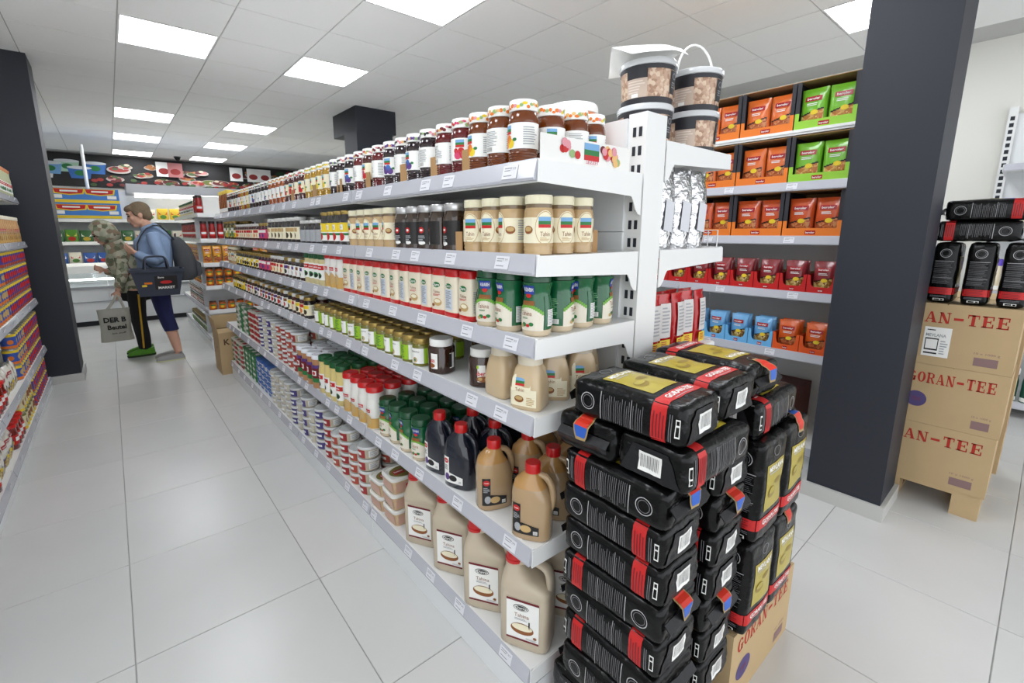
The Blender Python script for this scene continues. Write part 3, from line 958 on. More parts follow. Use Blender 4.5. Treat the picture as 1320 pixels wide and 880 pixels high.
# ---- rectangular tubs
def rect_tub():
    hx, hy, H = .085, .062, .074
    content = M('pickle_mix', (206, 176, 140), .3, coat=.4, var=.3, vscale=40)
    side = MB().loft([(0, 0, hx*.86, hy*.84, 0, 6), (0, 0, hx*.95, hy*.94, H-.014, 6)], content, 28)
    body = side.mesh('rect_tub', 40)
    l = MB().loft([(0, 0, hx*.95, hy*.94, H-.015, 6), (0, 0, hx, hy, H-.013, 6), (0, 0, hx, hy, H-.002, 6), (0, 0, hx*.97, hy*.96, H, 6), (0, 0, hx*.88, hy*.84, H, 6), (0, 0, hx*.87, hy*.83, H-.004, 6)], M('tub_lid_white', (226, 226, 220), .3, coat=.3), 28)
    lid = l.mesh('lid', 40)
    b = MB(); f0 = flat_z(H-.0034); f1 = flat_z(H-.0028); f2 = flat_z(H-.0022)
    b.disc(f0, 0, 0, .066, .046, M('mixed_salad_print', (120, 110, 50), .5, var=.4, vscale=90), 20)
    b.grid(f1, -.05, .0, -.018, .018, M('deep_red_print', (150, 20, 26), .4), 2, 2); b.text('Suntime', f2, -.025, .004, .04, .012, PAPER, .02)
    for k in range(7):
        b.disc(f1, .012+.007*k, rnd(-.026, .026), .010, .009, random.choice((REDP, GREENP, CREAMP, ORAP)), 8)
    fy = lambda u, v: (u, -hy*(.84+.10*v/(H-.014))-.001, v)
    b.grid(fy, -.066, .066, .010, H-.024, M('tub_side_print', (206, 164, 146), .4), 2, 1)
    b.grid(lambda u, v: (u, -hy*(.84+.10*v/(H-.014))-.0016, v), -.020, .024, .018, .040, REDP, 1, 1)
    fx = lambda u, v: (-hx*(.86+.09*v/(H-.014))-.001, u, v)
    b.grid(fx, .044, -.044, .010, H-.024, M('tub_side_print', (206, 164, 146), .4), 1, 1)
    return ('rectangular_tub', body, [('lid', lid), ('label', b.mesh('label', 0))])
K_RTUB = rect_tub()
def flat_pack(name, hx, hy, H, top, side, strip):
    mb = MB().loft([(0, 0, hx*.9, hy*.9, 0, 6), (0, 0, hx, hy, H*.6, 6), (0, 0, hx, hy, H*.75, 6)], side, 20)
    body = mb.mesh(name, 40)
    lid = MB().loft([(0, 0, hx*1.03, hy*1.03, H*.75, 6), (0, 0, hx*1.03, hy*1.03, H*.92, 6), (0, 0, hx*.98, hy*.97, H, 6)], top, 20).mesh('lid', 40)
    b = MB().grid(lambda u, v: (u, -hy*1.005-.0008, v), -hx*.6, hx*.6, H*.15, H*.6, strip, 1, 1)
    b.grid(flat_z(H+.0006), -hx*.5, hx*.5, -hy*.4, hy*.4, strip, 1, 1)
    return (name, body, [('lid', lid), ('label', b.mesh('label', 0))])
K_FGRN = flat_pack('spread_tray', .055, .04, .046, M('tray_green', (46, 118, 66), .35), M('tray_green2', (60, 130, 76), .4), PAPER)
K_FBLU = flat_pack('spread_tray', .055, .04, .046, M('tray_blue', (52, 104, 190), .35), M('tray_white', (220, 222, 224), .4), BLUEP)
K_FRED = flat_pack('spread_tray', .055, .04, .046, M('tray_pale', (216, 214, 204), .35), M('tray_red', (170, 50, 50), .4), REDP)
K_FWHT = flat_pack('spread_tray', .055, .04, .046, M('tray_pale', (216, 214, 204), .35), M('tray_grey', (196, 194, 182), .4), GREENP)

def zscale(kind, s):
    for me in [kind[1]]+[q[1] for q in kind[2]]:
        for v in me.vertices:
            v.co.z *= s
for k_ in K_JAM: zscale(k_, 1.03)
for k_, s_ in ((K_GREEN, .93), (K_RC[0], .88), (K_RC[1], .88), (K_CJUG, .88), (K_ROB, .9), (K_BEL, .9), (K_PISW, .93), (K_PISG, .93), (K_TANJ, .91), (K_NAVY, .91), (K_POW, .9), (K_CAN, .945)):
    zscale(k_, s_)
# ================================================================ GOODS ON THE GONDOLA, AISLE SIDE
SHN = ['lowest', 'second lowest', 'third lowest', 'fourth lowest', 'second highest', 'top']
ROWN = ['front row', 'second row', 'third row', 'back row']
COUNT = {}
def next_no(key):
    COUNT[key] = COUNT.get(key, -1)+1
    return COUNT[key]
def row(shelf, kinds, y, n, pitch, desc, cat, x=0.822, rows=2, rowp=None, rz=-PI/2, jit=.0012, turn=.35, levels=1, lev_h=0.0, key=None):
    """n places along the aisle from y on; `rows` deep, `levels` high. Returns the y after the last one"""
    z0 = SZ[shelf] if isinstance(shelf, int) else shelf
    nm = SHN[shelf] if isinstance(shelf, int) else ''
    if not isinstance(kinds, list):
        kinds = [kinds]
    rowp = rowp or pitch
    key = key or desc
    for i in range(n):
        no = next_no((key, shelf))
        for r in range(rows):
            lv = levels if not callable(levels) else levels(i, r)
            kk = kinds[(i*7+r*3) % len(kinds)] if len(kinds) > 1 else kinds[0]
            if len(kinds) > 1 and r == 0:
                kk = kinds[i % len(kinds)]
            tw = rnd(-turn, turn)
            dx, dy = rnd(-jit, jit), rnd(-jit, jit)
            for l in range(lv):
                if lv == 1:
                    lb = '%s, %s shelf, %s from near end, %s' % (desc, nm, ordn(no), ROWN[min(r, 3)])
                else:
                    lb = '%s, %s shelf, %s along, %s, %s up' % (desc, nm, ordn(no), ROWN[min(r, 3)], ORD[l])
                place(kk, lb, cat, (x+r*rowp+dx, y+(i+.5)*pitch+dy, z0+l*lev_h), rz+tw+(0 if l == 0 else rnd(-.1, .1)), '%s on the %s gondola shelf' % (cat+'s', nm))
    return y+n*pitch
# ---- top shelf: jam jars
J = K_JAM
y = 0.845
y = row(5, [J[0]], y, 1, .082, 'amber apricot jam jar', 'jar', rows=1, x=.826)
y = row(5, [J[1], J[0], ], y, 2, .082, 'amber jam jar beside the white tray', 'jar', rows=2, turn=.9)
y = row(5, [J[2], J[3]], y, 2, .084, 'red jam jar with white label', 'jar', rows=2, turn=.7)
y = row(5, [J[5], J[4]], y+.01, 4, .084, 'nearly black jam jar with white label', 'jar', rows=2, turn=.6)
y = row(5, [J[3], J[6]], y+.01, 3, .084, 'red-brown jam jar with pink print', 'jar', rows=2, turn=.5)
y = row(5, [J[4], J[5]], y+.01, 3, .084, 'black mulberry jam jar', 'jar', rows=2)
y = row(5, [J[7]], y+.01, 4, .084, 'yellow pear jam jar', 'jar', rows=2)
y = row(5, [J[8]], y+.01, 4, .084, 'dark red jam jar with cream label', 'jar', rows=2)
y = row(5, [J[9]], y+.01, 4, .084, 'orange apricot jam jar', 'jar', rows=2)
y = row(5, [J[4], J[5]], y+.01, 6, .084, 'small black fig jam jar', 'jar', rows=2)
y = row(5, [J[7], J[9]], y+.01, 4, .084, 'yellow quince jam jar', 'jar', rows=2)
y = row(5, [J[5], J[8]], y+.01, 5, .084, 'white-labelled dark jam jar', 'jar', rows=2)
y = row(5, [K_HON], y+.01, 5, .074, 'tall honey bottle with yellow lid', 'bottle', rows=2)
# three more jars along the shelf end, behind the white tray
for k, (xx, yy, j) in enumerate(((.915, .880, 0), (.995, .868, 1), (1.072, .872, 0))):
    place(J[j], 'amber jam jar behind the printed white tray, %s from the aisle' % ORD[k], 'jar', (xx, yy, SZ[5]), -.5+rnd(-.3, .3), 'jam jars on the top gondola shelf')
# ---- second highest: tahini jars, dark jars, mixed
y = .838
for k, (xx, yy) in enumerate(((.835, .838), (.915, .838), (.994, .840))):
    place(K_TAHIN, 'cream tahini jar at the shelf end, %s from the aisle' % ORD[k], 'jar', (xx, yy, SZ[4]), -.55+rnd(-.25, .25), 'tahini jars on the second highest gondola shelf')
y = row(4, K_TAHIN, .880, 3, .079, 'cream tahini jar with cream lid', 'jar', rows=3, turn=.5)
y = row(4, K_DARK, y+.03, 5, .078, 'dark brown spread jar with black label', 'jar', rows=3, turn=.7)
y = row(4, K_TAHIN, y+.02, 5, .080, 'cream tahini jar beyond the dark jars', 'jar', rows=2, turn=.6)
y = row(4, K_TOM, y+.02, 4, .078, 'black jar with yellow and tomato label', 'jar', rows=2, turn=.2)
y = row(4, K_N, y+.01, 4, .078, 'low jar with grey letter label', 'jar', rows=2, turn=.2)
y = row(4, K_OLV, y+.02, 8, .079, 'black olive spread jar with cream label', 'jar', rows=2)
y = row(4, [K_SM[3]], y+.02, 3, .074, 'small jar with pink label', 'jar', rows=2)
y = row(4, [K_SM[5]], y+.01, 10, .074, 'small brownish jar with cream label', 'jar', rows=2)
y = row(4, [K_SM[4], K_GREENJ], y+.01, 6, .078, 'small jar with yellow label', 'jar', rows=2)
# ---- fourth lowest: green bottles, red caps, small jars
for k, (xx, yy, tw) in enumerate(((.838, .842, -1.45), (.925, .842, .55), (1.01, .842, -1.5), (1.095, .842, .5))):
    place(K_GREEN, 'green tahini bottle at the shelf end, %s from the aisle' % ORD[k], 'bottle', (xx, yy, SZ[3]), tw, 'green tahini bottles')
y = row(3, K_GREEN, .886, 2, .088, 'green tahini bottle', 'bottle', rows=3, turn=.6)
y = row(3, K_RC, y+.014, 13, .0755, 'cream bottle with red cap', 'bottle', rows=3, rowp=.062, turn=.15)
y = row(3, K_WHT, y+.012, 3, .072, 'white squeeze bottle with red lid', 'bottle', rows=2)
y = row(3, K_GYB, y+.012, 4, .074, 'cream dressing bottle with green lid', 'bottle', rows=2)
y = row(3, [K_SM[1], K_SM[2]], y+.012, 5, .074, 'small dark jar with white label', 'jar', rows=2)
y = row(3, [K_SM[5]], y+.012, 4, .074, 'small jar with red and cream label', 'jar', rows=2)
y = row(3, [K_SM[3]], y+.012, 4, .074, 'small jar with purple label', 'jar', rows=2)
y = row(3, [K_SM[0], K_SM[4]], y+.012, 10, .074, 'small black jar with yellow label', 'jar', rows=2)
y = row(3, [K_TAHIN], y+.012, 4, .079, 'tan jar at the far shelf end', 'jar', rows=2)
# ---- third lowest: cream jugs, hazelnut creams, pistachio
for k, (xx, yy, tw) in enumerate(((.842, .868, -1.2), (.948, .880, -.75), (1.045, .862, -.6), (1.14, .93, -.6), (.955, 1.03, -1.2))):
    place(K_CJUG, 'beige tahini jug on the third lowest shelf, %s of the five' % ORD[k], 'jug', (xx, yy, SZ[2]), tw, 'beige tahini jugs')
place(K_CJUG, 'beige tahini jug turned with its label away, beside the hazelnut jar', 'jug', (.848, .990, SZ[2]), -1.57+PI, 'beige tahini jugs')
place(K_ROB, 'hazelnut cream jar with big red lettering and white lid', 'jar', (.858, 1.100, SZ[2]), -.75, 'hazelnut cream jars')
place(K_BEL, 'dark hazelnut cream jar set back against the panel', 'jar', (.985, 1.25, SZ[2]), -1.2, 'hazelnut cream jars')
place(K_ROB, 'hazelnut cream jar half hidden deep on the shelf', 'jar', (1.06, 1.13, SZ[2]), -1.2, 'hazelnut cream jars')
place(K_BEL, 'hazelnut cream jar at the shelf edge next to the pistachio jars', 'jar', (.835, 1.300, SZ[2]), -1.2, 'hazelnut cream jars')
y = row(2, [K_PISW, K_PISG, K_PISW], 1.375, 15, .074, 'pistachio cream jar with gold lid', 'jar', rows=3, turn=.35)
y = row(2, [K_SM[0], K_SM[5]], y+.10, 5, .074, 'small black jar, yellow-cream label', 'jar', rows=2)
y = row(2, [K_SM[2], K_SM[1]], y+.02, 10, .074, 'small dark jar with pale label', 'jar', rows=2)
y = row(2, [K_SM[1], K_SM[5]], y+.02, 5, .074, 'small brown jar with pale label', 'jar', rows=2)
y = row(2, [K_SM[4]], y+.02, 6, .074, 'little jar with bright yellow label', 'jar', rows=2)
# ---- second lowest: bottles and tubs
for k, (xx, yy, tw, kk) in enumerate(((.840, .850, -1.0, K_TANJ), (.955, .880, -1.0, K_TANJ), (.850, 1.035, -.35, K_TANJ), (.975, 1.010, -.9, K_TANJ), (1.07, .90, -1, K_TANJ), (1.09, 1.05, -1, K_TANJ))):
    place(kk, 'tan oil-topped tahini bottle with red cap, second lowest shelf, %s of six' % ORD[k], 'bottle', (xx, yy, SZ[1]), tw, 'tan tahini bottles')
for k, (xx, yy) in enumerate(((.838, 1.195), (.950, 1.150), (.840, 1.330), (.955, 1.285), (1.09, 1.21))):
    place(K_NAVY, 'dark molasses bottle with red cap, %s of five on its shelf' % ORD[k], 'bottle', (xx, yy, SZ[1]), -1.25+rnd(-.1, .1), 'dark molasses bottles')
y = row(1, K_GREEN, 1.405, 4, .092, 'dark green tahini bottle', 'bottle', rows=4, rowp=.092, turn=.4, x=.832)
y = row(1, K_POW, y+.012, 4, .087, 'white powder bottle with red lid', 'bottle', rows=3, turn=.3)
y = row(1, K_YEL, y+.012, 4, .083, 'pale yellow bottle with green lid', 'bottle', rows=4, turn=.4)
y = row(1, K_PURL, y+.012, 4, .090, 'maroon tub with white screw lid', 'tub', rows=3, turn=.4)
y = row(1, [K_TUBR, K_TUBB], y+.02, 4, .118, 'round tub with red label', 'tub', rows=2, levels=4, lev_h=.0625, turn=.3, x=.845)
y = row(1, [K_TUBW, K_TUBP], y+.01, 4, .118, 'round pale tub', 'tub', rows=2, levels=4, lev_h=.0625, turn=.3, x=.845)
y = row(1, [K_FRED], y+.01, 3, .118, 'flat red and pale tray', 'tray', rows=1, levels=5, lev_h=.0465, turn=.05, x=.845)
y = row(1, [K_FGRN, K_FWHT], y+.01, 4, .118, 'flat green tray', 'tray', rows=1, levels=5, lev_h=.0465, turn=.05, x=.845)
# ---- lowest: canisters, tubs
for k, (xx, yy, tw) in enumerate(((.862, .885, -1.08), (.862, 1.080, -1.0), (.872, 1.290, -1.05), (.866, 1.495, -1.05), (1.05, .88, -1.0), (1.06, 1.065, -1.1), (1.07, 1.25, -1.0), (1.06, 1.45, -1.0))):
    place(K_CAN, 'large beige canister with red cap, %s %s' % (ORD[k % 4], 'at the shelf edge' if k < 4 else 'behind the canisters at the edge'), 'canister', (xx, yy, SZ[0]), tw, 'beige canisters')
y = row(0, K_RTUB, 1.62, 2, .135, 'rectangular salad tub with white lid', 'tub', rows=2, rowp=.18, levels=lambda i, r: 3 if i == 0 else 2, lev_h=.0745, x=.872, turn=.06, rz=-PI/2+PI/2)
y = row(0, [K_TUBR, K_TUBB], y+.03, 5, .118, 'round tub with dark red label', 'tub', rows=2, levels=lambda i, r: 4-(i*3 % 2), lev_h=.0625, turn=.3, x=.845)
y = row(0, [K_TUBP, K_TUBW], y+.02, 5, .118, 'round tub with violet label', 'tub', rows=2, levels=lambda i, r: 4-(i % 2), lev_h=.0625, turn=.3, x=.845)
y = row(0, [K_TUBW], y+.02, 4, .118, 'round grey tub', 'tub', rows=1, levels=4, lev_h=.0625, turn=.3, x=.845)
y = row(0, [K_FBLU], y+.02, 4, .118, 'flat blue tray', 'tray', rows=1, levels=5, lev_h=.0465, turn=.05, x=.85)
y = row(0, [K_FGRN], y+.02, 4, .118, 'flat green tray on the base', 'tray', rows=1, levels=5, lev_h=.0465, turn=.05, x=.85)
y = row(0, [K_FRED, K_FWHT], y+.02, 4, .118, 'flat pale tray on the base', 'tray', rows=1, levels=5, lev_h=.0465, turn=.05, x=.85)
# white printed tray at the shelf end
t = thing('display_tray', 'white cardboard tray printed with fruit at the top shelf end', 'tray', (0, 0, 0))
WCARD = M('white_card', (238, 238, 234), .6)
zt = SZ[5]
mbt = MB().b2((.800, .799, zt), (1.150, .802, zt+.062), WCARD)
obj('front_wall', mbt.mesh('front_wall', 0), t)
pr = MB(); fy = flat_y(.7984); fy2 = flat_y(.7980)
logo_arch(pr, fy, .985, zt+.036, .06, .042)
for k in range(26):
    uu = random.choice((rnd(.87, .945), rnd(1.025, 1.10)))
    pr.disc(flat_y(.7984-.00012*k), uu, zt+rnd(.014, .050), .011, .010, random.choice((PALEP, MARP, PALEO, REDP, PALEG, PALEP)), 9)
pr.text('LEZZET', flat_y(.7950), .985, zt+.010, .05, .008, PINKP)
obj('print', pr.mesh('print', 0), t)
# cardboard trays/strips between jars
def card_strip(label, x, y, z, w, h_, yaw=0.0):
    o = obj('card_divider', MB().b2((-.002, -w/2, 0), (.002, w/2, h_), CARDK).mesh('card_divider', 0), None, (x, y, z), yaw)
    tag(o, label, 'cardboard', 'small brown card dividers')
for k, yy in enumerate((1.07, 1.236, 1.43, 1.72, 2.0, 2.31, 2.66)):
    card_strip('brown card divider before the top shelf jars, %s from near end' % ORD[k], .7885, yy, SZ[5]+.0035, .05, .055)
card_strip('brown card flap right of the cream tahini jars', 1.045, .845, SZ[4], .05, .062, 1.2)
card_strip('pale card flap before the dark spread jars', .7885, 1.118, SZ[4]+.0035, .03, .055)
# boxes on the far-side top shelf, peeking over
for (x0, y0, z0, sx, sy, sz, lb, m) in ((1.36, 2.05, RZ[4], .30, .42, .15, 'tan cardboard box peeking over the jam jars', M('pale_carton', (214, 192, 150), .7)),
                                        (1.36, 3.05, RZ[4], .25, .60, .10, 'long white box peeking over the far jam jars', WCARD)):
    o = thing('carton', lb, 'box', (x0+sx/2, y0+sy/2, z0))
    obj('body', MB().b2((-sx/2, -sy/2, 0), (sx/2, sy/2, sz), m).mesh('body', 0), o)
    obj('flap', MB().b2((-sx/2, -sy/2, sz), (-.001, sy/2, sz+.003), m).mesh('flap', 0), o)
    obj('flap', MB().b2((.001, -sy/2, sz), (sx/2, sy/2, sz+.003), m).mesh('flap', 0), o)
# ================================================================ BLACK FOIL TEA BAGS
BAGM = M('black_foil', (9, 9, 10), 0.24, spec=.32, bump=0.4, bscale=26)
BAGS = M('black_foil_satin', (30, 30, 33), 0.36, spec=.35, bump=0.2, bscale=30)
GOLDP = M('gold_print', (176, 158, 44), 0.34, coat=.3, var=.12, vscale=25)
GOLDD = M('gold_print_dark', (140, 118, 40), 0.36)
TXT = M('white_print_on_foil', (176, 176, 178), .4)
TXTD = M('grey_print_on_foil', (112, 112, 116), .4)
STRED = M('sticker_red', (206, 46, 26), .4); STBLU = M('sticker_blue', (46, 96, 190), .4); STTAN = M('sticker_tan', (170, 144, 96), .4)
def make_bag(seed, L=.29, W=.170, H=.094, sticker=False, sag=.0):
    a, b, c = L/2, W/2, H/2
    r = .017
    off = Vector((seed*3.7, seed*1.3, seed*7.1))
    def S(p, o=0.0):
        p = Vector(p)
        q = Vector((max(-a+r, min(a-r, p.x)), max(-b+r, min(b-r, p.y)), max(-c+r, min(c-r, p.z))))
        d = p-q
        n = d.normalized() if d.length > 1e-9 else Vector((0, 0, 1))
        out = q+n*r
        e = abs(p.x)/a
        nz = noise.noise(out*17+off)*.0030+noise.noise(out*46+off)*.0016*(.6+1.4*e**4)
        bul = .005*max(0, 1-(p.x/a)**2)*(max(0, 1-(p.y/b)**2)*abs(n.z)+max(0, 1-(p.z/c)**2)*abs(n.y))
        if p.z < 0 and abs(n.z) > .5:
            nz = min(nz, 0); bul = 0
            o2 = 0
        out = out+n*(nz+bul+o)
        out.z = max(out.z, -c)
        out.z += c
        return (out.x, out.y, out.z)
    mb = MB()
    def face(fn, nu, nv):
        vs_ = []; fs_ = []
        for i in range(nu+1):
            for j in range(nv+1):
                vs_.append(S(fn(-1+2*i/nu, -1+2*j/nv)))
        for i in range(nu):
            for j in range(nv):
                k = i*(nv+1)+j
                fs_.append((k, k+nv+1, k+nv+2, k+1))
        mb.add(vs_, fs_, BAGM)
    def ease(t):
        return t
    face(lambda u, v: (u*a, v*b, c), 30, 18)
    face(lambda u, v: (u*a, -v*b, -c), 10, 6)
    face(lambda u, v: (u*a, -b, v*c), 30, 10)
    face(lambda u, v: (-u*a, b, v*c), 30, 10)
    face(lambda u, v: (a, u*b, v*c), 18, 10)
    face(lambda u, v: (-a, -u*b, v*c), 18, 10)
    body = mb.mesh('tea_bag', 80)
    # weld the seams so that the foil is one skin
    import bmesh
    bm = bmesh.new(); bm.from_mesh(body); bmesh.ops.remove_doubles(bm, verts=bm.verts, dist=.0004); bm.to_mesh(body); bm.free()
    for p in body.polygons: p.use_smooth = True
    T1 = lambda u, v: S((-v, u, c), .0009)
    T2 = lambda u, v: S((-v, u, c), .0016)
    T3 = lambda u, v: S((-v, u, c), .0022)
    pr = MB()
    pr.grid(T1, -.055, .055, -.055, .078, GOLDP, 12, 14)
    pr.text('MEVLANA', T3, 0, .064, .092, .016, PAPER, .03)
    lines(pr, T2, -.04, .04, .046, .054, 1, TXT, ragged=False)
    pr.disc(T2, -.02, -.005, .022, .016, GOLDD, 14); pr.disc(T2, .018, .018, .024, .008, GOLDD, 14); pr.disc(T3, -.02, .0, .018, .009, GOLDP, 14)
    pr.disc(T2, 0, .108, .020, .014, TXTD, 18, inner=.86)
    pr.grid(T1, -b+.004, b-.004, -.105, -.072, REDP, 18, 4)
    pr.text('GORAN-TEE', T3, 0, -.086, .108, .015, PAPER, .03)
    lines(pr, T2, -.040, .040, -.102, -.097, 1, TXT, ragged=False)
    # sides
    for sgn in (-1, 1):
        F = lambda o: (lambda u, v: S((-v, sgn*b, u if sgn < 0 else -u), o))
        f1, f2 = F(.0009), F(.0016)
        pr.grid(f1, -c+.004, c+.0, -.105, -.072, REDP, 8, 4)
        for k in range(4):
            v = -.078-.007*k
            pr.grid(f2, -c+.016, c-.020-.006*(k % 2), v-.0012, v+.0012, MARP, 6, 1)
        pr.disc(f1, 0, .094, .021, .021, TXT, 22, inner=.90); pr.disc(f1, 0, .094, .015, .015, TXTD, 18, inner=.90)
        k = 0
        v = .056
        while v > -.054:
            hh = (c-.014) if k in (0, 14) else (c-.014)*random.uniform(.45, .95)
            wd = .0021 if k == 0 else .0014
            pr.grid(f1, -c+.014, hh, v-wd/2, v+wd/2, TXT if k in (0, 14) else TXTD, 5, 1)
            v -= .0052 if k % 5 else .0075
            k += 1
        for v in (-.113, -.118):
            pr.grid(f1, -c+.014, c-.02, v-.001, v+.001, TXTD, 5, 1)
        pr.grid(f1, -.020, .020, -.136, -.126, PAPER, 4, 1)
        pr.grid(f2, -.016, .004, -.134, -.128, BAGM, 3, 1); pr.grid(f2, .008, .017, -.134, -.128, BAGM, 2, 1)
    printme = pr.mesh('print', 60)
    # bottom end: fold flap and barcode
    fl = MB()
    E = lambda o: (lambda u, v: S((a, u, v), o))
    for i in range(8):
        v0 = -c+.012+(2*c-.026)*i/8; v1 = -c+.012+(2*c-.026)*(i+1)/8
        w0 = b-.012-.030*i/8; w1 = b-.012-.030*(i+1)/8
        for j in range(8):
            ua, ub = -1+2*j/8, -1+2*(j+1)/8
            fl.add([E(.0022)(ua*w0, v0), E(.0022)(ub*w0, v0), E(.0022)(ub*w1, v1), E(.0022)(ua*w1, v1)], [(0, 1, 2, 3)], BAGS)
    flapme = fl.mesh('end_flap', 60)
    bc = MB()
    bc.grid(E(.0034), -.026, .030, -.022, .022, PAPER, 4, 4)
    bars(bc, E(.0042), .002, .002, .046, .030, M('barcode_grey', (96, 96, 98), .5), 12)
    bcme = bc.mesh('barcode', 0)
    # top end: pressed fin
    fin = MB()
    n = 14
    vs_ = []; fs_ = []
    for i in range(n+1):
        y_ = -b+.012+(2*b-.024)*i/n
        base = Vector(S((-a, y_, c*.25), .001))
        tip = base+Vector((-.010+.004*noise.noise(Vector((y_*40, seed, 0))), 0, -.030))
        for t in (0, .5, 1):
            q = base.lerp(tip, t)+Vector((-.010*math.sin(t*PI), 0, 0))
            vs_.append(q); vs_.append(q+Vector((-.0022, 0, .001)))
    for i in range(n):
        for t in range(2):
            k = i*6+t*2
            fs_ += [(k, k+2, k+8, k+6), (k+1, k+7, k+9, k+3)]
        k = i*6
        fs_ += [(k, k+6, k+7, k+1), (k+4, k+5, k+11, k+10)]
    fin.add(vs_, fs_, BAGS)
    finme = fin.mesh('top_fin', 60)
    parts = [('print', printme), ('end_flap', flapme, [('barcode', bcme)]), ('top_fin', finme)]
    if sticker:
        st = MB()
        def P_(t, w_):
            # from the front face over the top edge and down the end
            d = t*.085
            if d < .035:
                base = Vector(S((-a+.035-d, w_, c), .002))
            else:
                base = Vector(S((-a, w_, c-(d-.035)), .002)) + Vector((-.016*min(1, (d-.035)/.012), 0, 0))
            return tuple(base)
        N = 12
        for i in range(N):
            t0, t1 = i/N, (i+1)/N
            m = STRED if t0 < .55 else STBLU
            w0 = .020*math.sin(PI*min(1, .15+.7*t0)); w1 = .020*math.sin(PI*min(1, .15+.7*t1))
            st.add([P_(t0, -w0-.004), P_(t0, w0+.004), P_(t1, w1+.004), P_(t1, -w1-.004)], [(0, 1, 2, 3)], STTAN)
            up = lambda q: (q[0]-.0006, q[1], q[2]+.0006)
            if 0 < i < N-1:
                st.add([up(P_(t0, -w0)), up(P_(t0, w0)), up(P_(t1, w1)), up(P_(t1, -w1))], [(0, 1, 2, 3)], m)
        parts.append(('sticker', st.mesh('sticker', 60)))
    return ('tea_bag', body, parts)
BAG = [make_bag(1), make_bag(2), make_bag(3, sticker=True), make_bag(4, sticker=True)]
BW, BL, BH = .170, .29, .094
# orientation helpers: lying label up; bottom end towards -Y (near) / +Y / +X / -X ; standing label towards -Y or -X
def lay(i, x, y, z, d, label, tw=0.0):
    rz = {'near': -PI/2, 'far': PI/2, 'right': 0.0, 'left': PI}[d]+tw
    return place(BAG[i], label, 'tea bag', (x, y, z), rz, 'black tea bags stacked at the gondola end')
def stand(i, x, y, z, face, label, tw=0.0, group='black tea bags stacked at the gondola end'):
    # local +z (label) -> facing; local +x (bottom) -> down
    rz = {'near': 0.0, 'aisle': -PI/2}[face]+tw
    R = Matrix.Rotation(rz, 4, 'Z') @ Matrix(((0, 1, 0, 0), (0, 0, -1, 0), (-1, 0, 0, 0), (0, 0, 0, 1)))
    o = place(BAG[i], label, 'tea bag', (x, y, z), 0, group)
    o.rotation_euler = R.to_euler()
    fwd = R.to_3x3() @ Vector((0, 0, 1))
    o.location = Vector((x, y, z+BL/2+.004)) - fwd*(BH/2)
    return o
xa, yc = .838+BW/2, .585
# bottom layer: two crosswise bags, then the left column lying lengthwise with alternating ends
for k, yy in enumerate((.50, .675)):
    lay(k, .838+BL/2, yy, 0.0, 'left', 'lowest black tea bag of the pile, %s, end towards the aisle' % ('nearer' if k == 0 else 'farther'), 0)
    lay(k+1, .838+BL/2, yy, .0955, 'left', 'black tea bag on the second layer up, %s, end towards the aisle' % ('nearer' if k == 0 else 'farther'), 0)
PT = .0955
dirs = ['near', 'far', 'near', 'far', 'near', 'near', 'far']
col = ['third', 'fourth', 'fifth', 'sixth', 'seventh', 'eighth', 'ninth']
for k in range(7):
    lay([1, 0, 1, 2, 0, 1, 3][k], xa+rnd(-.006, .006), yc+rnd(-.006, .006), PT*(k+2), dirs[k], 'lengthwise black tea bag in the left column, %s layer from the floor' % col[k], rnd(-.025, .025))
for k in range(2, 9):
    lay([1, 2, 0, 1, 3, 0, 1, 2, 0][k], 1.046+BW/2+rnd(-.003, .003), yc-.01+rnd(-.005, .005), PT*k, 'far' if k in (4, 7) else 'near', 'black tea bag in the inner column, %s layer from the floor' % ORD[k], rnd(-.02, .02))
zc = PT*9
lay(2, .840+BL/2, .674, zc, 'right', 'crosswise black tea bag with its stickered end to the aisle', .02)
lay(0, .846+BL/2, .494, zc, 'left', 'crosswise black tea bag with its barcode end to the aisle', -.02)
zt_ = zc+PT
lay(0, .846+BW/2, .575, zt_, 'near', 'top left black tea bag, gold label up, nearest the jugs', .03)
lay(1, 1.056+BW/2, .585, zt_, 'near', 'top middle black tea bag with gold label up', -.02)
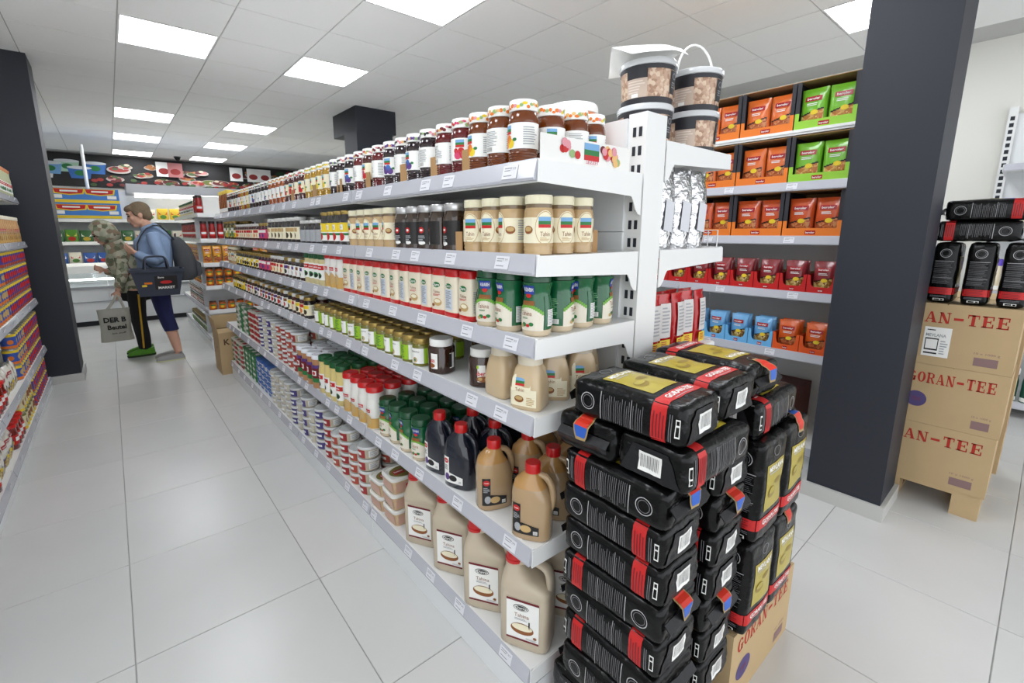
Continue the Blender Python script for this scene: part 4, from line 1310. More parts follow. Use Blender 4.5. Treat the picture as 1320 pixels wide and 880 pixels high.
# carton and the standing bags on it
def goran(mb, fn, cu, cv, w, h_, m):
    """bold slab lettering GORAN-TEE built from strokes"""
    def q(pts, ox, sx):
        mb.add([fn(cu-w/2+(ox+p[0]*sx)*w, cv-h_/2+p[1]*h_) for p in pts], [tuple(range(len(pts)))], m)
    def rect(x0, y0, x1, y1, ox, sx):
        q([(x0, y0), (x1, y0), (x1, y1), (x0, y1)], ox, sx)
    def ring(ox, sx, a0, a1, n=10):
        for i in range(n):
            t0, t1 = a0+(a1-a0)*i/n, a0+(a1-a0)*(i+1)/n
            P_ = []
            for t, rr in ((t0, 1), (t1, 1), (t1, 0), (t0, 0)):
                rx, ry = (.5, .5) if rr else (.20, .42)
                P_.append((.5+rx*math.cos(t), .5+ry*math.sin(t)))
            q(P_, ox, sx)
    adv = w_ = 1/9.2
    for i, ch in enumerate('GORAN-TEE'):
        ox, sx = i*adv+.012, adv*.86
        if ch == 'O': ring(ox, sx, 0, 2*PI, 20)
        elif ch == 'G':
            ring(ox, sx, .6, 2*PI-.55, 18); rect(.55, .40, 1.0, .50, ox, sx); rect(.70, .05, .92, .45, ox, sx)
        elif ch == 'R':
            rect(.08, 0, .34, 1, ox, sx); rect(0, 0, .45, .09, ox, sx); rect(0, .91, .6, 1, ox, sx); rect(.34, .46, .6, .55, ox, sx)
            q([(.58, .46), (.88, .58), (.88, .88), (.58, 1), (.58, .9), (.66, .84), (.66, .62), (.58, .56)], ox, sx); q([(.44, .5), (.64, .5), (1, 0), (.72, 0)], ox, sx)
        elif ch == 'A':
            q([(.40, 1), (.58, 1), (.96, .06), (.66, .06)], ox, sx); q([(.40, 1), (.46, .86), (.16, .06), (.08, .06)], ox, sx); rect(.26, .30, .7, .38, ox, sx); rect(-.02, 0, .3, .08, ox, sx); rect(.58, 0, 1.04, .08, ox, sx)
        elif ch == 'N':
            rect(.12, 0, .22, 1, ox, sx); rect(.80, 0, .90, 1, ox, sx); q([(.02, 1), (.34, 1), (.90, 0), (.66, 0)], ox, sx); rect(0, 0, .36, .08, ox, sx); rect(.64, .92, 1.02, 1, ox, sx)
        elif ch == '-': rect(.1, .36, .9, .58, ox, sx)
        elif ch == 'T':
            rect(.36, 0, .64, 1, ox, sx); rect(.04, .88, .96, 1, ox, sx); rect(.04, .66, .12, .9, ox, sx); rect(.88, .66, .96, .9, ox, sx); rect(.22, 0, .78, .08, ox, sx)
        elif ch == 'E':
            rect(.12, 0, .40, 1, ox, sx); rect(0, 0, .9, .1, ox, sx); rect(0, .9, .9, 1, ox, sx); rect(.40, .46, .7, .56, ox, sx); rect(.82, 0, .92, .34, ox, sx); rect(.82, .66, .92, 1, ox, sx); rect(.64, .36, .72, .66, ox, sx)
CREDP = M('carton_red_ink', (178, 44, 32), .7); CPUR = M('carton_violet_ink', (84, 72, 120), .7); CBRK = M('carton_code_ink', (138, 110, 108), .7)
def carton(sx, sy, sz, print_axis='y', slip=False, oval=True, txt_off=0.0, txt_w=.9):
    parts = []
    body = MB().b2((-sx/2, -sy/2, 0), (sx/2, sy/2, sz-.004), CARD).mesh('carton', 0)
    for s_ in (-1, 1):
        lo = (-sx/2, -sy/2 if s_ < 0 else .0015, sz-.004); hi = (sx/2, -.0015 if s_ < 0 else sy/2, sz)
        parts.append(('flap', MB().b2(lo, hi, CARD).mesh('flap', 0)))
    pr = MB()
    if print_axis == 'y':
        f1 = lambda u, v: (u, -sy/2-.0006, v); f2 = lambda u, v: (u, -sy/2-.0012, v); W_ = sx
    else:
        f1 = lambda u, v: (-sx/2-.0006, -u, v); f2 = lambda u, v: (-sx/2-.0012, -u, v); W_ = sy
    goran(pr, f1, txt_off, sz*.78, W_*txt_w, sz*.175, CREDP)
    if oval:
        pr.disc(f1, -W_*.30+txt_off*.3, sz*.40, W_*.105, sz*.13, CPUR, 20)
        pr.text('TEA', f2, -W_*.30+txt_off*.3, sz*.40, W_*.10, sz*.06, M('oval_ink', (120, 60, 90), .7), .02)
    pr.text('10 x 1000 g', f1, W_*.32, sz*.28, W_*.17, sz*.04, CBRK)
    pr.grid(f1, W_*.24, W_*.40, sz*.09, sz*.22, CBRK, 1, 1)
    parts.append(('print', pr.mesh('print', 0)))
    if slip:
        c0 = -W_*.035; hw = W_*.098
        sl = MB().grid(f2, c0-hw, c0+hw, sz*.14, sz*.62, PAPER, 1, 1)
        f3 = (lambda u, v: (u, -sy/2-.0018, v)) if print_axis == 'y' else (lambda u, v: (-sx/2-.0018, -u, v))
        f4 = (lambda u, v: (u, -sy/2-.0024, v)) if print_axis == 'y' else (lambda u, v: (-sx/2-.0024, -u, v))
        sl.text('MEVLANA', f3, c0-hw*.1, sz*.49, hw*1.5, sz*.05, GREYINK, .01); lines(sl, f3, c0-hw*.8, c0+hw*.2, sz*.555, sz*.59, 1, INK)
        sl.grid(f3, c0-hw*.85, c0+hw*.15, sz*.24, sz*.44, INK, 1, 1); sl.grid(f4, c0-hw*.78, c0+hw*.08, sz*.265, sz*.42, PAPER, 1, 1)
        sl.grid(f3, c0-hw*.85, c0+hw*.15, sz*.18, sz*.205, INK, 1, 1)
        lines(sl, f3, c0+hw*.3, c0+hw*.85, sz*.18, sz*.42, 6, GREYP)
        parts.append(('paper_slip', sl.mesh('paper_slip', 0)))
    return ('carton', body, parts)
BOXX0, BOXX1, BOXY0, BOXY1, BOXH = 1.228, 1.70, .425, .765, .268
place(carton(BOXX1-BOXX0, BOXY1-BOXY0, BOXH, txt_w=.86), 'brown carton with red lettering under the standing black bags', 'box', ((BOXX0+BOXX1)/2, (BOXY0+BOXY1)/2, 0), 0, 'lettered brown cartons')
for k, (x, z, w) in enumerate(((1.320, .268, 'lower left'), (1.497, .268, 'lower right'), (1.320, .564, 'upper left'), (1.497, .564, 'upper right'))):
    stand([0, 2, 1, 3][k], x, .452, z, 'near', 'standing black tea bag with gold label on the carton, %s' % w, rnd(-.03, .03))
    stand([1, 0, 2, 1][k], x+.004, .566, z, 'near', 'black tea bag standing behind the %s one on the carton' % w, rnd(-.03, .03))
lay(1, 1.385, .515, .860, 'left', 'black tea bag lying across the standing bags on the carton', .02)
lay(2, 1.385, .694, .860, 'left', 'black tea bag lying behind on the standing bags', -.02)
lay(3, 1.335, .600, .957, 'far', 'top right black tea bag with red and blue sticker at its near end', -.03)
# ================================================================ PALLET WITH CARTONS BEHIND THE PILLAR
WOOD = M('pallet_wood', (190, 164, 124), .8, var=.15, vscale=12)
PX0, PY1 = 3.105, .76
pal = thing('wooden_pallet', 'wooden pallet under the stacked brown cartons', 'pallet', (0, 0, 0))
for k in range(5):
    x0 = PX0+k*.185
    obj('top_board', MB().b2((x0, .06, .105), (x0+.13, PY1, .125), WOOD).mesh('top_board', 0), pal)
for k in range(3):
    y0 = .06+k*.30
    obj('stringer', MB().b2((PX0, y0, .085), (PX0+.87, y0+.10, .105), WOOD).mesh('stringer', 0), pal)
    obj('bottom_board', MB().b2((PX0, y0, 0), (PX0+.87, y0+.10, .018), WOOD).mesh('bottom_board', 0), pal)
    for j in range(3):
        obj('block', MB().b2((PX0+j*.37, y0, .018), (PX0+j*.37+.13, y0+.10, .085), WOOD).mesh('block', 0), pal)
cw, cd, ch = .40, .36, .308
CK = [carton(cd, .50, ch, 'x', oval=False), carton(cd, .385, ch, 'x', oval=True, txt_w=.84), carton(cd, .50, ch, 'x', slip=True, oval=False)]
for k, yy in enumerate((.325, .262, .322)):
    place(CK[k], '%s lettered brown carton on the pallet by the dark pillar' % ['lowest', 'middle', 'topmost'][k], 'box', (3.10+cd/2, yy-.025, .125+ch*k+.001*k), 0, 'lettered brown cartons')
CKP = carton(cd, cw, ch, 'y', oval=False)
for k in range(3):
    place(CKP, '%s carton of the rear stack on the pallet' % ['lowest', 'middle', 'topmost'][k], 'box', (3.10+cd*1.5+.03, .235, .125+ch*k+.001*k), 0, 'lettered brown cartons')
zb = .125+3*ch+.003
G2 = 'black tea bags on the pallet cartons'
for k in range(4):
    stand([0, 1, 0, 1][k], 3.12+BW/2, .455-.118*k, zb, 'near', 'black tea bag standing on the pallet cartons, %s from the pillar' % ORD[k], rnd(-.02, .02), G2)
for k in range(2):
    place(BAG[k], 'black tea bag lying on the standing pallet bags, %s' % ['lower', 'topmost'][k], 'tea bag', (3.125+BW/2, .255-.03*k, zb+BL+.010+.0965*k), [PI/2, -PI/2][k]+.03, G2)
# ================================================================ FAR SIDE OF THE GONDOLA: NUT TUBS, FOIL PACKS, RED PACKS
NUTS = M_cells('mixed_nuts', [(182, 150, 126), (200, 172, 148), (162, 126, 102), (212, 188, 164), (188, 154, 130)], 95, .35, .4)
BLKB = M('black_label_band', (38, 38, 44), .4)
CLT = M('clear_rim', (206, 208, 210), .2, coat=.4)
def nut_tub():
    R, H = .090, .134
    body = MB().lathe([(R*.86, 0), (R*.89, .004), (R*.965, H-.020)], NUTS, 28).mesh('nut_tub', 50)
    f = lambda o: (lambda u, v: ((R*(.89+.075*v/(H-.02))+o)*math.cos(u/R-PI/2), (R*(.89+.075*v/(H-.02))+o)*math.sin(u/R-PI/2), v))
    f1, f2, f3 = f(.0012), f(.002), f(.0028)
    for q in (f1, f2, f3): q.curved = True
    b = MB()
    b.grid(f1, -R*PI, R*PI, .0, .018, BLKB, 28, 1); b.grid(f1, -R*PI, R*PI, H-.034, H-.020, BLKB, 28, 1)
    b.grid(f1, -.130, -.058, .018, H-.034, M('beige_panel', (196, 176, 160), .4), 8, 1); b.grid(f2, -.130, -.058, H-.060, H-.034, BLKB, 8, 1); lines(b, f2, -.124, -.064, .030, H-.064, 5, M('light_ink', (220, 206, 196), .5)); b.grid(f2, -.112, -.088, .019, .030, PAPER, 3, 1)
    
    b.grid(f2, .028, .066, .030, H-.036, BLKB, 6, 1); b.disc(f3, .047, .082, .012, .010, GREYINK, 14, inner=.7); lines(b, f3, .034, .060, .046, .066, 3, GREYINK)
    b.grid(f1, .110, .150, .018, H-.034, BLKB, 6, 1)
    lid = MB().lathe([(R*.97, H-.021), (R*1.02, H-.019), (R*1.02, H-.006), (R*.98, H-.001), (R*.90, H-.001), (R*.89, H-.005), (R*.3, H-.005)], CLT, 28).mesh('lid', 40)
    return ('nut_tub', body, [('label', b.mesh('label', 60)), ('lid', lid)])
K_NUT = nut_tub()
def handle_mesh(up):
    R = .092
    pts = []
    for k in range(13):
        t = PI*k/12
        if up:
            pts.append((-R*math.cos(t), 0, .122+.105*math.sin(t)))
        else:
            pts.append((-R*1.03*math.cos(t), -R*1.03*math.sin(t), .120-.01*math.sin(t)))
    return MB().tube(pts, [(.004, .004)]*13, PW, 6, smooth=1).mesh('handle', 60)
H_UP = handle_mesh(True)
for k, (x, y, z, tw, lb) in enumerate(((1.435, .945, RZ[4], .2, 'nut tub behind the post, lower of the left stack'), (1.437, .943, RZ[4]+.1345, .25, 'nut tub under the white sheet, upper of the left stack'),
                                       (1.643, .892, RZ[4], .35, 'nut tub at the shelf corner, lower of the right stack'), (1.645, .890, RZ[4]+.1345, .15, 'nut tub with raised white carrying handle, upper right'))):
    o = place(K_NUT, lb, 'tub', (x, y, z), tw-.6, 'clear tubs of mixed nuts')
    if k == 3:
        h_ = obj('handle', H_UP, o); h_.rotation_euler = (0, 0, .25)
sh = MB()
vs_ = []; fs_ = []
N = 10
for i in range(N+1):
    for j in range(N+1):
        u, v = -1+2*i/N, -1+2*j/N
        z = .058*(1-abs(v)) - .02*max(0, abs(u)-.5) + .003*math.sin(3*u)
        vs_.append((u*(.118-.03*abs(v)), v*.115, z+.002)); 
n0 = len(vs_)
vs_ += [(a_, b_, c_-.0015) for a_, b_, c_ in vs_]
for i in range(N):
    for j in range(N):
        k = i*(N+1)+j
        fs_ += [(k, k+N+1, k+N+2, k+1), (n0+k, n0+k+1, n0+k+N+2, n0+k+N+1)]
sh.add(vs_, fs_, WCARD)
o = obj('cover_sheet', sh.mesh('cover_sheet', 60), None, (1.425, .945, RZ[4]+.2685), -.62)
tag(o, 'white folded sheet lying over the left nut tub', 'sheet')
# larger white-lidded buckets behind the jam jars
BK = M('bucket_orange', (206, 120, 70), .35, var=.2, vscale=30)
bkt = ('pickle_bucket', MB().lathe([(.066, 0), (.072, .15)], BK, 24).mesh('pickle_bucket', 50),
       [('lid', MB().lathe([(.073, .15), (.077, .151), (.077, .166), (.072, .172), (.03, .172)], PW, 24).mesh('lid', 40)),
        ('label', MB().grid(cyl(.071, .0012), -.10, .10, .112, .145, ORAP, 14, 1).grid(cyl(.071, .002), -.05, .05, .118, .140, PAPER, 8, 1).mesh('label', 40))])
for k, (x, y) in enumerate(((1.115, .985), (1.105, 1.15), (1.105, 1.315))):
    place(bkt, 'bucket with white lid and orange band behind the jam jars, %s from near end' % ORD[k], 'bucket', (x, y, SZ[5]), -.9, 'white lidded buckets', scale=(1, 1, 1.17))
# foil packs
FOIL = M('crumpled_foil', (206, 206, 208), .18, metal=1.0, bump=.9, bscale=38)
def foil_pack():
    mb = MB(); secs = []
    H = .265
    vs_ = []; fs_ = []; nu, nv = 16, 14
    for j in range(nv+1):
        t = j/nv
        th = .026*math.sin(PI*min(1, .12+.95*t))**.5 if t < .88 else .026*(1-t)/.12*.5+.001
        w = .048*(1-.06*t)
        for i in range(nu):
            a = 2*PI*i/nu
            p = Vector((w*math.copysign(abs(math.cos(a))**.7, math.cos(a)), th*math.sin(a), t*H))
            p += Vector((noise.noise(p*30)*.003, noise.noise(p*24+Vector((5, 3, 1)))*.006, 0))
            p.z = max(p.z, 0)
            vs_.append(p)
    for j in range(nv):
        for i in range(nu):
            k2 = (i+1) % nu
            fs_.append((j*nu+i, j*nu+k2, (j+1)*nu+k2, (j+1)*nu+i))
    fs_ += [tuple(reversed(range(nu))), tuple(nv*nu+i for i in range(nu))]
    mb.add(vs_, fs_, FOIL)
    lb = MB().add([(-.026, -.0295, .062), (.016, -.0295, .055), (.024, -.0285, .150), (-.018, -.0285, .158)], [(0, 1, 2, 3)], M('faded_label', (214, 216, 222), .55))
    return ('foil_pack', mb.mesh('foil_pack', 60), [('label', lb.mesh('label', 0))])
K_FOIL = foil_pack()
n = 0
for r in range(3):
    for k in range(3):
        place(K_FOIL, 'silver foil pack beside the post, %s column, %s row' % (ORD[k], ORD[r]), 'foil pack', (1.405+k*.108, .84+r*.062, RZ[3]), rnd(-.06, .06)-.15, 'silver foil packs')
wg = MB()
wm = M('white_wire', (232, 232, 230), .35)
for z_ in (.0,):
    wg.tube([(1.742, .81, RZ[3]), (1.742, .81, RZ[3]+.062), (1.742, .845, RZ[3]+.062), (1.742, .90, RZ[3]+.062), (1.742, 1.0, RZ[3]+.062), (1.742, 1.0, RZ[3])], .0022, wm, 6)
for yy in (.845, .92):
    wg.tube([(1.742, yy, RZ[3]), (1.742, yy, RZ[3]+.062)], .0018, wm, 6)
o = obj('wire_guard', wg.mesh('wire_guard', 60)); tag(o, 'white wire shelf guard in front of the foil packs', 'wire guard')
# red packs with pale window
def red_pack():
    H = .205
    vs_ = []; fs_ = []; nu, nv = 14, 12
    for j in range(nv+1):
        t = j/nv
        th = .020*math.sin(PI*(.1+.88*t))**.6 if t < .9 else .004
        w = .040
        for i in range(nu):
            a = 2*PI*i/nu
            p = Vector((w*math.copysign(abs(math.cos(a))**.6, math.cos(a)), th*math.sin(a), t*H))
            p.y += noise.noise(p*26)*.004
            vs_.append(p)
    for j in range(nv):
        for i in range(nu):
            k2 = (i+1) % nu
            fs_.append((j*nu+i, j*nu+k2, (j+1)*nu+k2, (j+1)*nu+i))
    fs_ += [tuple(reversed(range(nu))), tuple(nv*nu+i for i in range(nu))]
    mb = MB().add(vs_, fs_, M('red_foil', (186, 20, 26), .25, coat=.5, bump=.2))
    l = MB()
    f = lambda u, v: (u, -.0255+abs(u)*.10+(.008*max(0, (v-.13)/.07)), v)
    l.grid(f, -.026, .026, .055, .175, M('pale_window', (214, 210, 208), .35), 4, 4)
    g = lambda u, v: (u, -.0265+abs(u)*.10+(.008*max(0, (v-.13)/.07)), v)
    lines(l, g, -.020, .020, .07, .165, 8, GREYP)
    l.grid(g, -.026, .026, .012, .048, YELP, 3, 2); lines(l, lambda u, v: (u, -.0275+abs(u)*.1, v), -.020, .020, .018, .044, 4, REDP)
    return ('red_pack', mb.mesh('red_pack', 60), [('label', l.mesh('label', 0))])
K_RED = red_pack()
for r in range(2):
    for k in range(5):
        place(K_RED, 'red foil pack with pale window, %s from the post, %s row' % (ORD[k], ORD[r]), 'pack', (1.37+k*.078, .835+r*.055+.01*(k % 2), RZ[2]), rnd(-.15, .15), 'red foil packs', rot=None)

# ================================================================ RIGHT-HAND SHELVING WITH PASTA BOXES
RX, RY0, RY1 = 3.03, .735, 2.55
RS = [.135, .70, 1.055, 1.372, 1.672, 1.955]
rsh = thing('tall_shelf', 'tall white shelving with boxed snack pouches across the right aisle', 'shelving', (0, 0, 0))
for yy in (RY0, (RY0+RY1)/2, RY1-.05):
    obj('post', MB().b2((3.50, yy, 0), (3.55, yy+.05, 2.30), WHITE).mesh('post', 0), rsh)
for k in range(2):
    y0 = RY0+k*(RY1-RY0)/2; y1 = y0+(RY1-RY0)/2
    for a_, b_ in ((.08, .75), (.75, 1.45), (1.45, 2.28)):
        obj('back_panel', MB().b2((3.488, y0+.002, a_), (3.498, y1-.002, b_-.002), WHITE2).mesh('back_panel', 0), rsh)
    for i, z in enumerate(RS):
        thin = i == 5
        s_ = add_shelf(rsh, RX, 3.487, y0, y1, z, tags=0 if thin else 2, lip=.012 if thin else .045, rail=not thin, bracket=not thin)
    obj('kick_plate', MB().b2((RX+.02, y0, 0), (RX+.03, y1, .085), WHITE2).mesh('kick_plate', 0), rsh)
# pouches
PASTA = {'green': M_cells('crackers_pale', [(214, 170, 96), (190, 130, 60), (230, 196, 130), (200, 120, 60)], 70, .4, .3),
         'orange': M_cells('crackers_red', [(170, 84, 44), (196, 110, 60), (140, 60, 34), (206, 140, 90)], 70, .4, .3),
         'red': M_cells('nut_mix', [(206, 180, 110), (160, 130, 60), (220, 200, 140), (140, 90, 40)], 80, .4, .3)}
def pouch(name, W, H, filmc, window, ventd=.045, stripe=BLACKP):
    film = M('film_%d_%d_%d' % filmc, filmc, .28, coat=.5, bump=.25, bscale=30)
    vs_ = []; fs_ = []; nu, nv = 18, 14
    def surf(s_, t):   # s -1..1 front half
        th = ventd*(math.sin(PI*min(.97, .10+.86*t))**.6)*(1-.85*max(0, t-.85)/.15)
        return th
    for j in range(nv+1):
        t = j/nv
        th = surf(0, t)*.55
        w = W/2*(1-.03*math.sin(PI*t))
        for i in range(nu):
            a = 2*PI*i/nu
            p = Vector((w*math.copysign(abs(math.cos(a))**.75, math.cos(a)), th*math.sin(a), t*H))
            p.y += noise.noise(p*22+Vector((W*50, H*30, 0)))*.005*(1-abs(math.cos(a))**4)
            vs_.append(p)
    for j in range(nv):
        for i in range(nu):
            k2 = (i+1) % nu
            fs_.append((j*nu+i, j*nu+k2, (j+1)*nu+k2, (j+1)*nu+i))
    fs_ += [tuple(reversed(range(nu))), tuple(nv*nu+i for i in range(nu))]
    body = MB().add(vs_, fs_, film)
    def fr(o):
        def f(u, v):
            t = v/H
            th = surf(0, t)*.55
            c_ = max(0., 1-(abs(u)/(W/2))**2.6)
            p = Vector((u, -th*c_**.5, v))
            p.y += noise.noise(p*22+Vector((W*50, H*30, 0)))*.005-o
            return tuple(p)
        f.curved = False
        return f
    l = MB(); f1, f2, f3 = fr(.0022), fr(.0034), fr(.0046)
    n = 8
    for k in range(n):
        u0 = -W*.40+W*.80*k/n; u1 = u0+W*.80/n
        zt = H*(.34+.14*(k+.5)/n)
        l.grid(f1, u0, u1, H*.06, zt, PASTA[window], 1, 5)
        l.grid(f2, u0, u1, zt-H*.015, zt+H*.02, stripe, 1, 1)
    l.grid(f2, -W*.30, W*.30, H*.68, H*.80, M('badge_red', (170, 20, 30), .35), 5, 2)
    l.text('beroler', f3, 0, H*.74, W*.46, H*.06, PAPER, .02)
    lines(l, f2, -W*.22, W*.22, H*.56, H*.64, 2, PAPER)
    l.disc(f3, W*.08, H*.40, W*.14, H*.06, YELP, 12)
    return (name, body.mesh(name, 60), [('label', l.mesh('label', 40))])
P_GRN = pouch('snack_pouch', .131, .213, (120, 190, 50), 'green'); P_ORA = pouch('snack_pouch', .131, .213, (226, 112, 48), 'orange')
P_DOR = pouch('snack_pouch', .131, .210, (206, 84, 38), 'orange')
P_RED = pouch('nut_pouch', .108, .175, (140, 44, 50), 'red', .05); P_BLU = pouch('nut_pouch', .108, .175, (110, 175, 225), 'red', .05); P_ORS = pouch('nut_pouch', .112, .175, (220, 96, 34), 'orange', .05)
# display cartons (open top and front); front faces local -Y
def disp_box(W, D, H, lipc, lip_h, wallc, big=True):
    lipm = M('box_%d_%d_%d' % lipc, lipc, .5); wm_ = M('boxwall_%d_%d_%d' % wallc, wallc, .6)
    t = .003
    root = MB().b2((-W/2, -D/2, 0), (W/2, D/2, t), CARDK).mesh('display_box', 0)
    parts = [('back_wall', MB().b2((-W/2, D/2-t, t), (W/2, D/2, H), CARDK).mesh('back_wall', 0))]
    for s_ in (-1, 1):
        x0 = s_*W/2-(t if s_ > 0 else 0)
        sw = MB().b2((x0, -D/2, t), (x0+t, D/2-t, H), wm_)
        if big:   # folded black front post, coloured foot
            xa = (W/2-.020) if s_ > 0 else -W/2
            sw.b2((xa, -D/2-.002, lip_h*1.9), (xa+.020, -D/2+.001, H), wm_)
            sw.b2((xa, -D/2-.002, lip_h*.8), (xa+.020, -D/2+.001, lip_h*1.9), lipm)
        parts.append(('side_wall', sw.mesh('side_wall', 0)))
    fw = MB()
    if big:
        fw.b2((-W/2, -D/2-.003, 0), (W/2, -D/2, lip_h), lipm)
    else:  # scooped front: two shoulders and a lip
        fw.b2((-W/2, -D/2-.003, 0), (W/2, -D/2, lip_h), lipm)
        n = 8
        for s_ in (-1, 1):
            poly = [(s_*W/2, lip_h), (s_*W*.26, lip_h), (s_*W*.33, lip_h+.010), (s_*W*.37, lip_h+.03), (s_*W*.39, H*.96), (s_*W/2, H)]
            fw.prism(poly, 'y', -D/2-.003, -D/2, lipm)
    parts.append(('front_wall', fw.mesh('front_wall', 0)))
    if big:
        parts.append(('top_wall', MB().b2((-W/2, -D/2, H), (W/2, D/2, H+t), CARDK).mesh('top_wall', 0)))
    bd = MB(); f1 = flat_y(-D/2-.0038); f2 = flat_y(-D/2-.0044)
    bd.grid(f1, -W*.09, W*.09, lip_h*.25, lip_h*.72, M('badge_red', (170, 20, 30), .35), 1, 1); bd.text('beroler', f2, 0, lip_h*.48, W*.15, lip_h*.22, PAPER, .02)
    parts.append(('badge', bd.mesh('badge', 0)))
    return ('display_box', root, parts)
D_GRN = disp_box(.284, .32, .250, (150, 205, 60), .046, (46, 46, 52)); D_ORA = disp_box(.284, .32, .250, (232, 124, 40), .046, (46, 46, 52))
D_RED = disp_box(.139, .30, .105, (196, 30, 30), .036, (150, 20, 22), False); D_BLU = disp_box(.139, .30, .105, (110, 180, 230), .036, (90, 150, 200), False); D_ORS = disp_box(.139, .30, .105, (226, 88, 30), .036, (190, 70, 26), False)
RWN = {5: 'top', 4: 'second', 3: 'third'}
for sh_, z in ((5, RS[5]), (4, RS[4]), (3, RS[3])):
    for k in range(6):
        g_ = k == 0 and sh_ > 3
        db = D_GRN if g_ else D_ORA
        yy = .755+.290*(k+.5)-.002
        nm = 'green' if g_ else 'orange'
        place(db, '%s display box of pouches, %s row, %s from the pillar' % (nm, RWN[sh_], ORD[k]), 'display box', (RX+.014+.16, yy, z), -PI/2, 'pouch display boxes')
        pk = P_GRN if g_ else (P_ORA if sh_ > 3 else P_DOR)
        for j in range(2):
            for r in range(2):
                place(pk, '%s pouch in display box, %s row, %s box, %s %s' % (nm, RWN[sh_], ORD[k], ['left', 'right'][j], ['front', 'behind'][r]), 'pouch',
                      (RX+.014+.050+r*.055+.006*j, yy+(.066-.132*j)+rnd(-.003, .003), z+.0035), -PI/2+rnd(-.06, .06), 'snack pouches in boxes')
for k in range(10):
    yy = .742+.1425*(k+.5)
    place(D_RED, 'small red display box on the middle shelf, %s from the pillar' % ORD[k], 'display box', (RX+.014+.15, yy, RS[2]), -PI/2, 'small display boxes')
    for r in range(2):
        place(P_RED, 'dark red nut pouch in red box, %s from pillar, %s' % (ORD[k], ['front', 'behind'][r]), 'pouch', (RX+.014+.045+r*.06, yy, RS[2]+.0035), -PI/2+rnd(-.1, .1), 'nut pouches')
    bx_ = D_ORS if k < 2 else D_BLU; pk = P_ORS if k < 2 else P_BLU; nm = 'orange' if k < 2 else 'light blue'
    place(bx_, 'small %s display box on the low shelf, %s from the pillar' % (nm, ORD[k]), 'display box', (RX+.014+.15, yy, RS[1]), -PI/2, 'small display boxes')
    for r in range(2):
        place(pk, '%s nut pouch in low shelf box, %s from pillar, %s' % (nm, ORD[k], ['front', 'behind'][r]), 'pouch', (RX+.014+.045+r*.06, yy, RS[1]+.0035), -PI/2+rnd(-.1, .1), 'nut pouches')
DR = M('dark_red_card', (86, 24, 28), .5)
o = thing('carton', 'dark red carton on the base of the right shelving', 'box', (3.27, 1.12, RS[0]))
obj('body', MB().b2((-.17, -.22, 0), (.17, .22, .30), DR).mesh('body', 0), o)
for s_ in (-1, 1):
    obj('flap', MB().b2((-.17, -.22 if s_ < 0 else .001, .30), (.17, -.001 if s_ < 0 else .22, .304), DR).mesh('flap', 0), o)
# ================================================================ SHELF ALONG THE RIGHT WALL (right edge of the view)
wsh = thing('tall_shelf', 'white wall shelving at the far right edge of the view', 'shelving', (0, 0, 0))
obj('post', MB().b2((5.56, .34, 0), (5.62, .39, 2.35), WHITE).mesh('post', 0), wsh)
SLM = MB().b2((5.558, .353, 0), (5.560, .377, .03), SLOT).mesh('slot', 0)
for k in range(40):
    obj('slot', SLM, wsh, (0, 0, .3+k*.05))
obj('back_panel', MB().b2((5.60, -1.2, .05), (5.61, .34, 2.3), WHITE2).mesh('back_panel', 0), wsh)
for z in (.12, .55, .95, 1.40, 1.88):
    add_shelf(wsh, 5.15, 5.6, -1.2, .34, z, tags=0)
wipe = lid_bottle('cleaner_bottle', .038, .24, M('cream_liquid', (226, 214, 186), .3, coat=.4), M('violet_cap', (96, 70, 190), .4), art_honey, lid_h=.05)
veg = lid_bottle('cleaner_bottle', .042, .26, M('dark_green_bottle', (20, 80, 60), .3, coat=.5), PW, art_honey, lid_h=.05)
for zi, z in enumerate((.12, .55, .95, 1.40)):
    for k in range(8):
        kk = [veg, veg, wipe, wipe][zi]
        place(kk, 'bottle on the right wall shelving, %s shelf, %s from the post' % (ORD[zi], ORD[k]), 'bottle', (5.21, .28-k*.10, z), -PI/2, 'bottles on the right wall shelving')
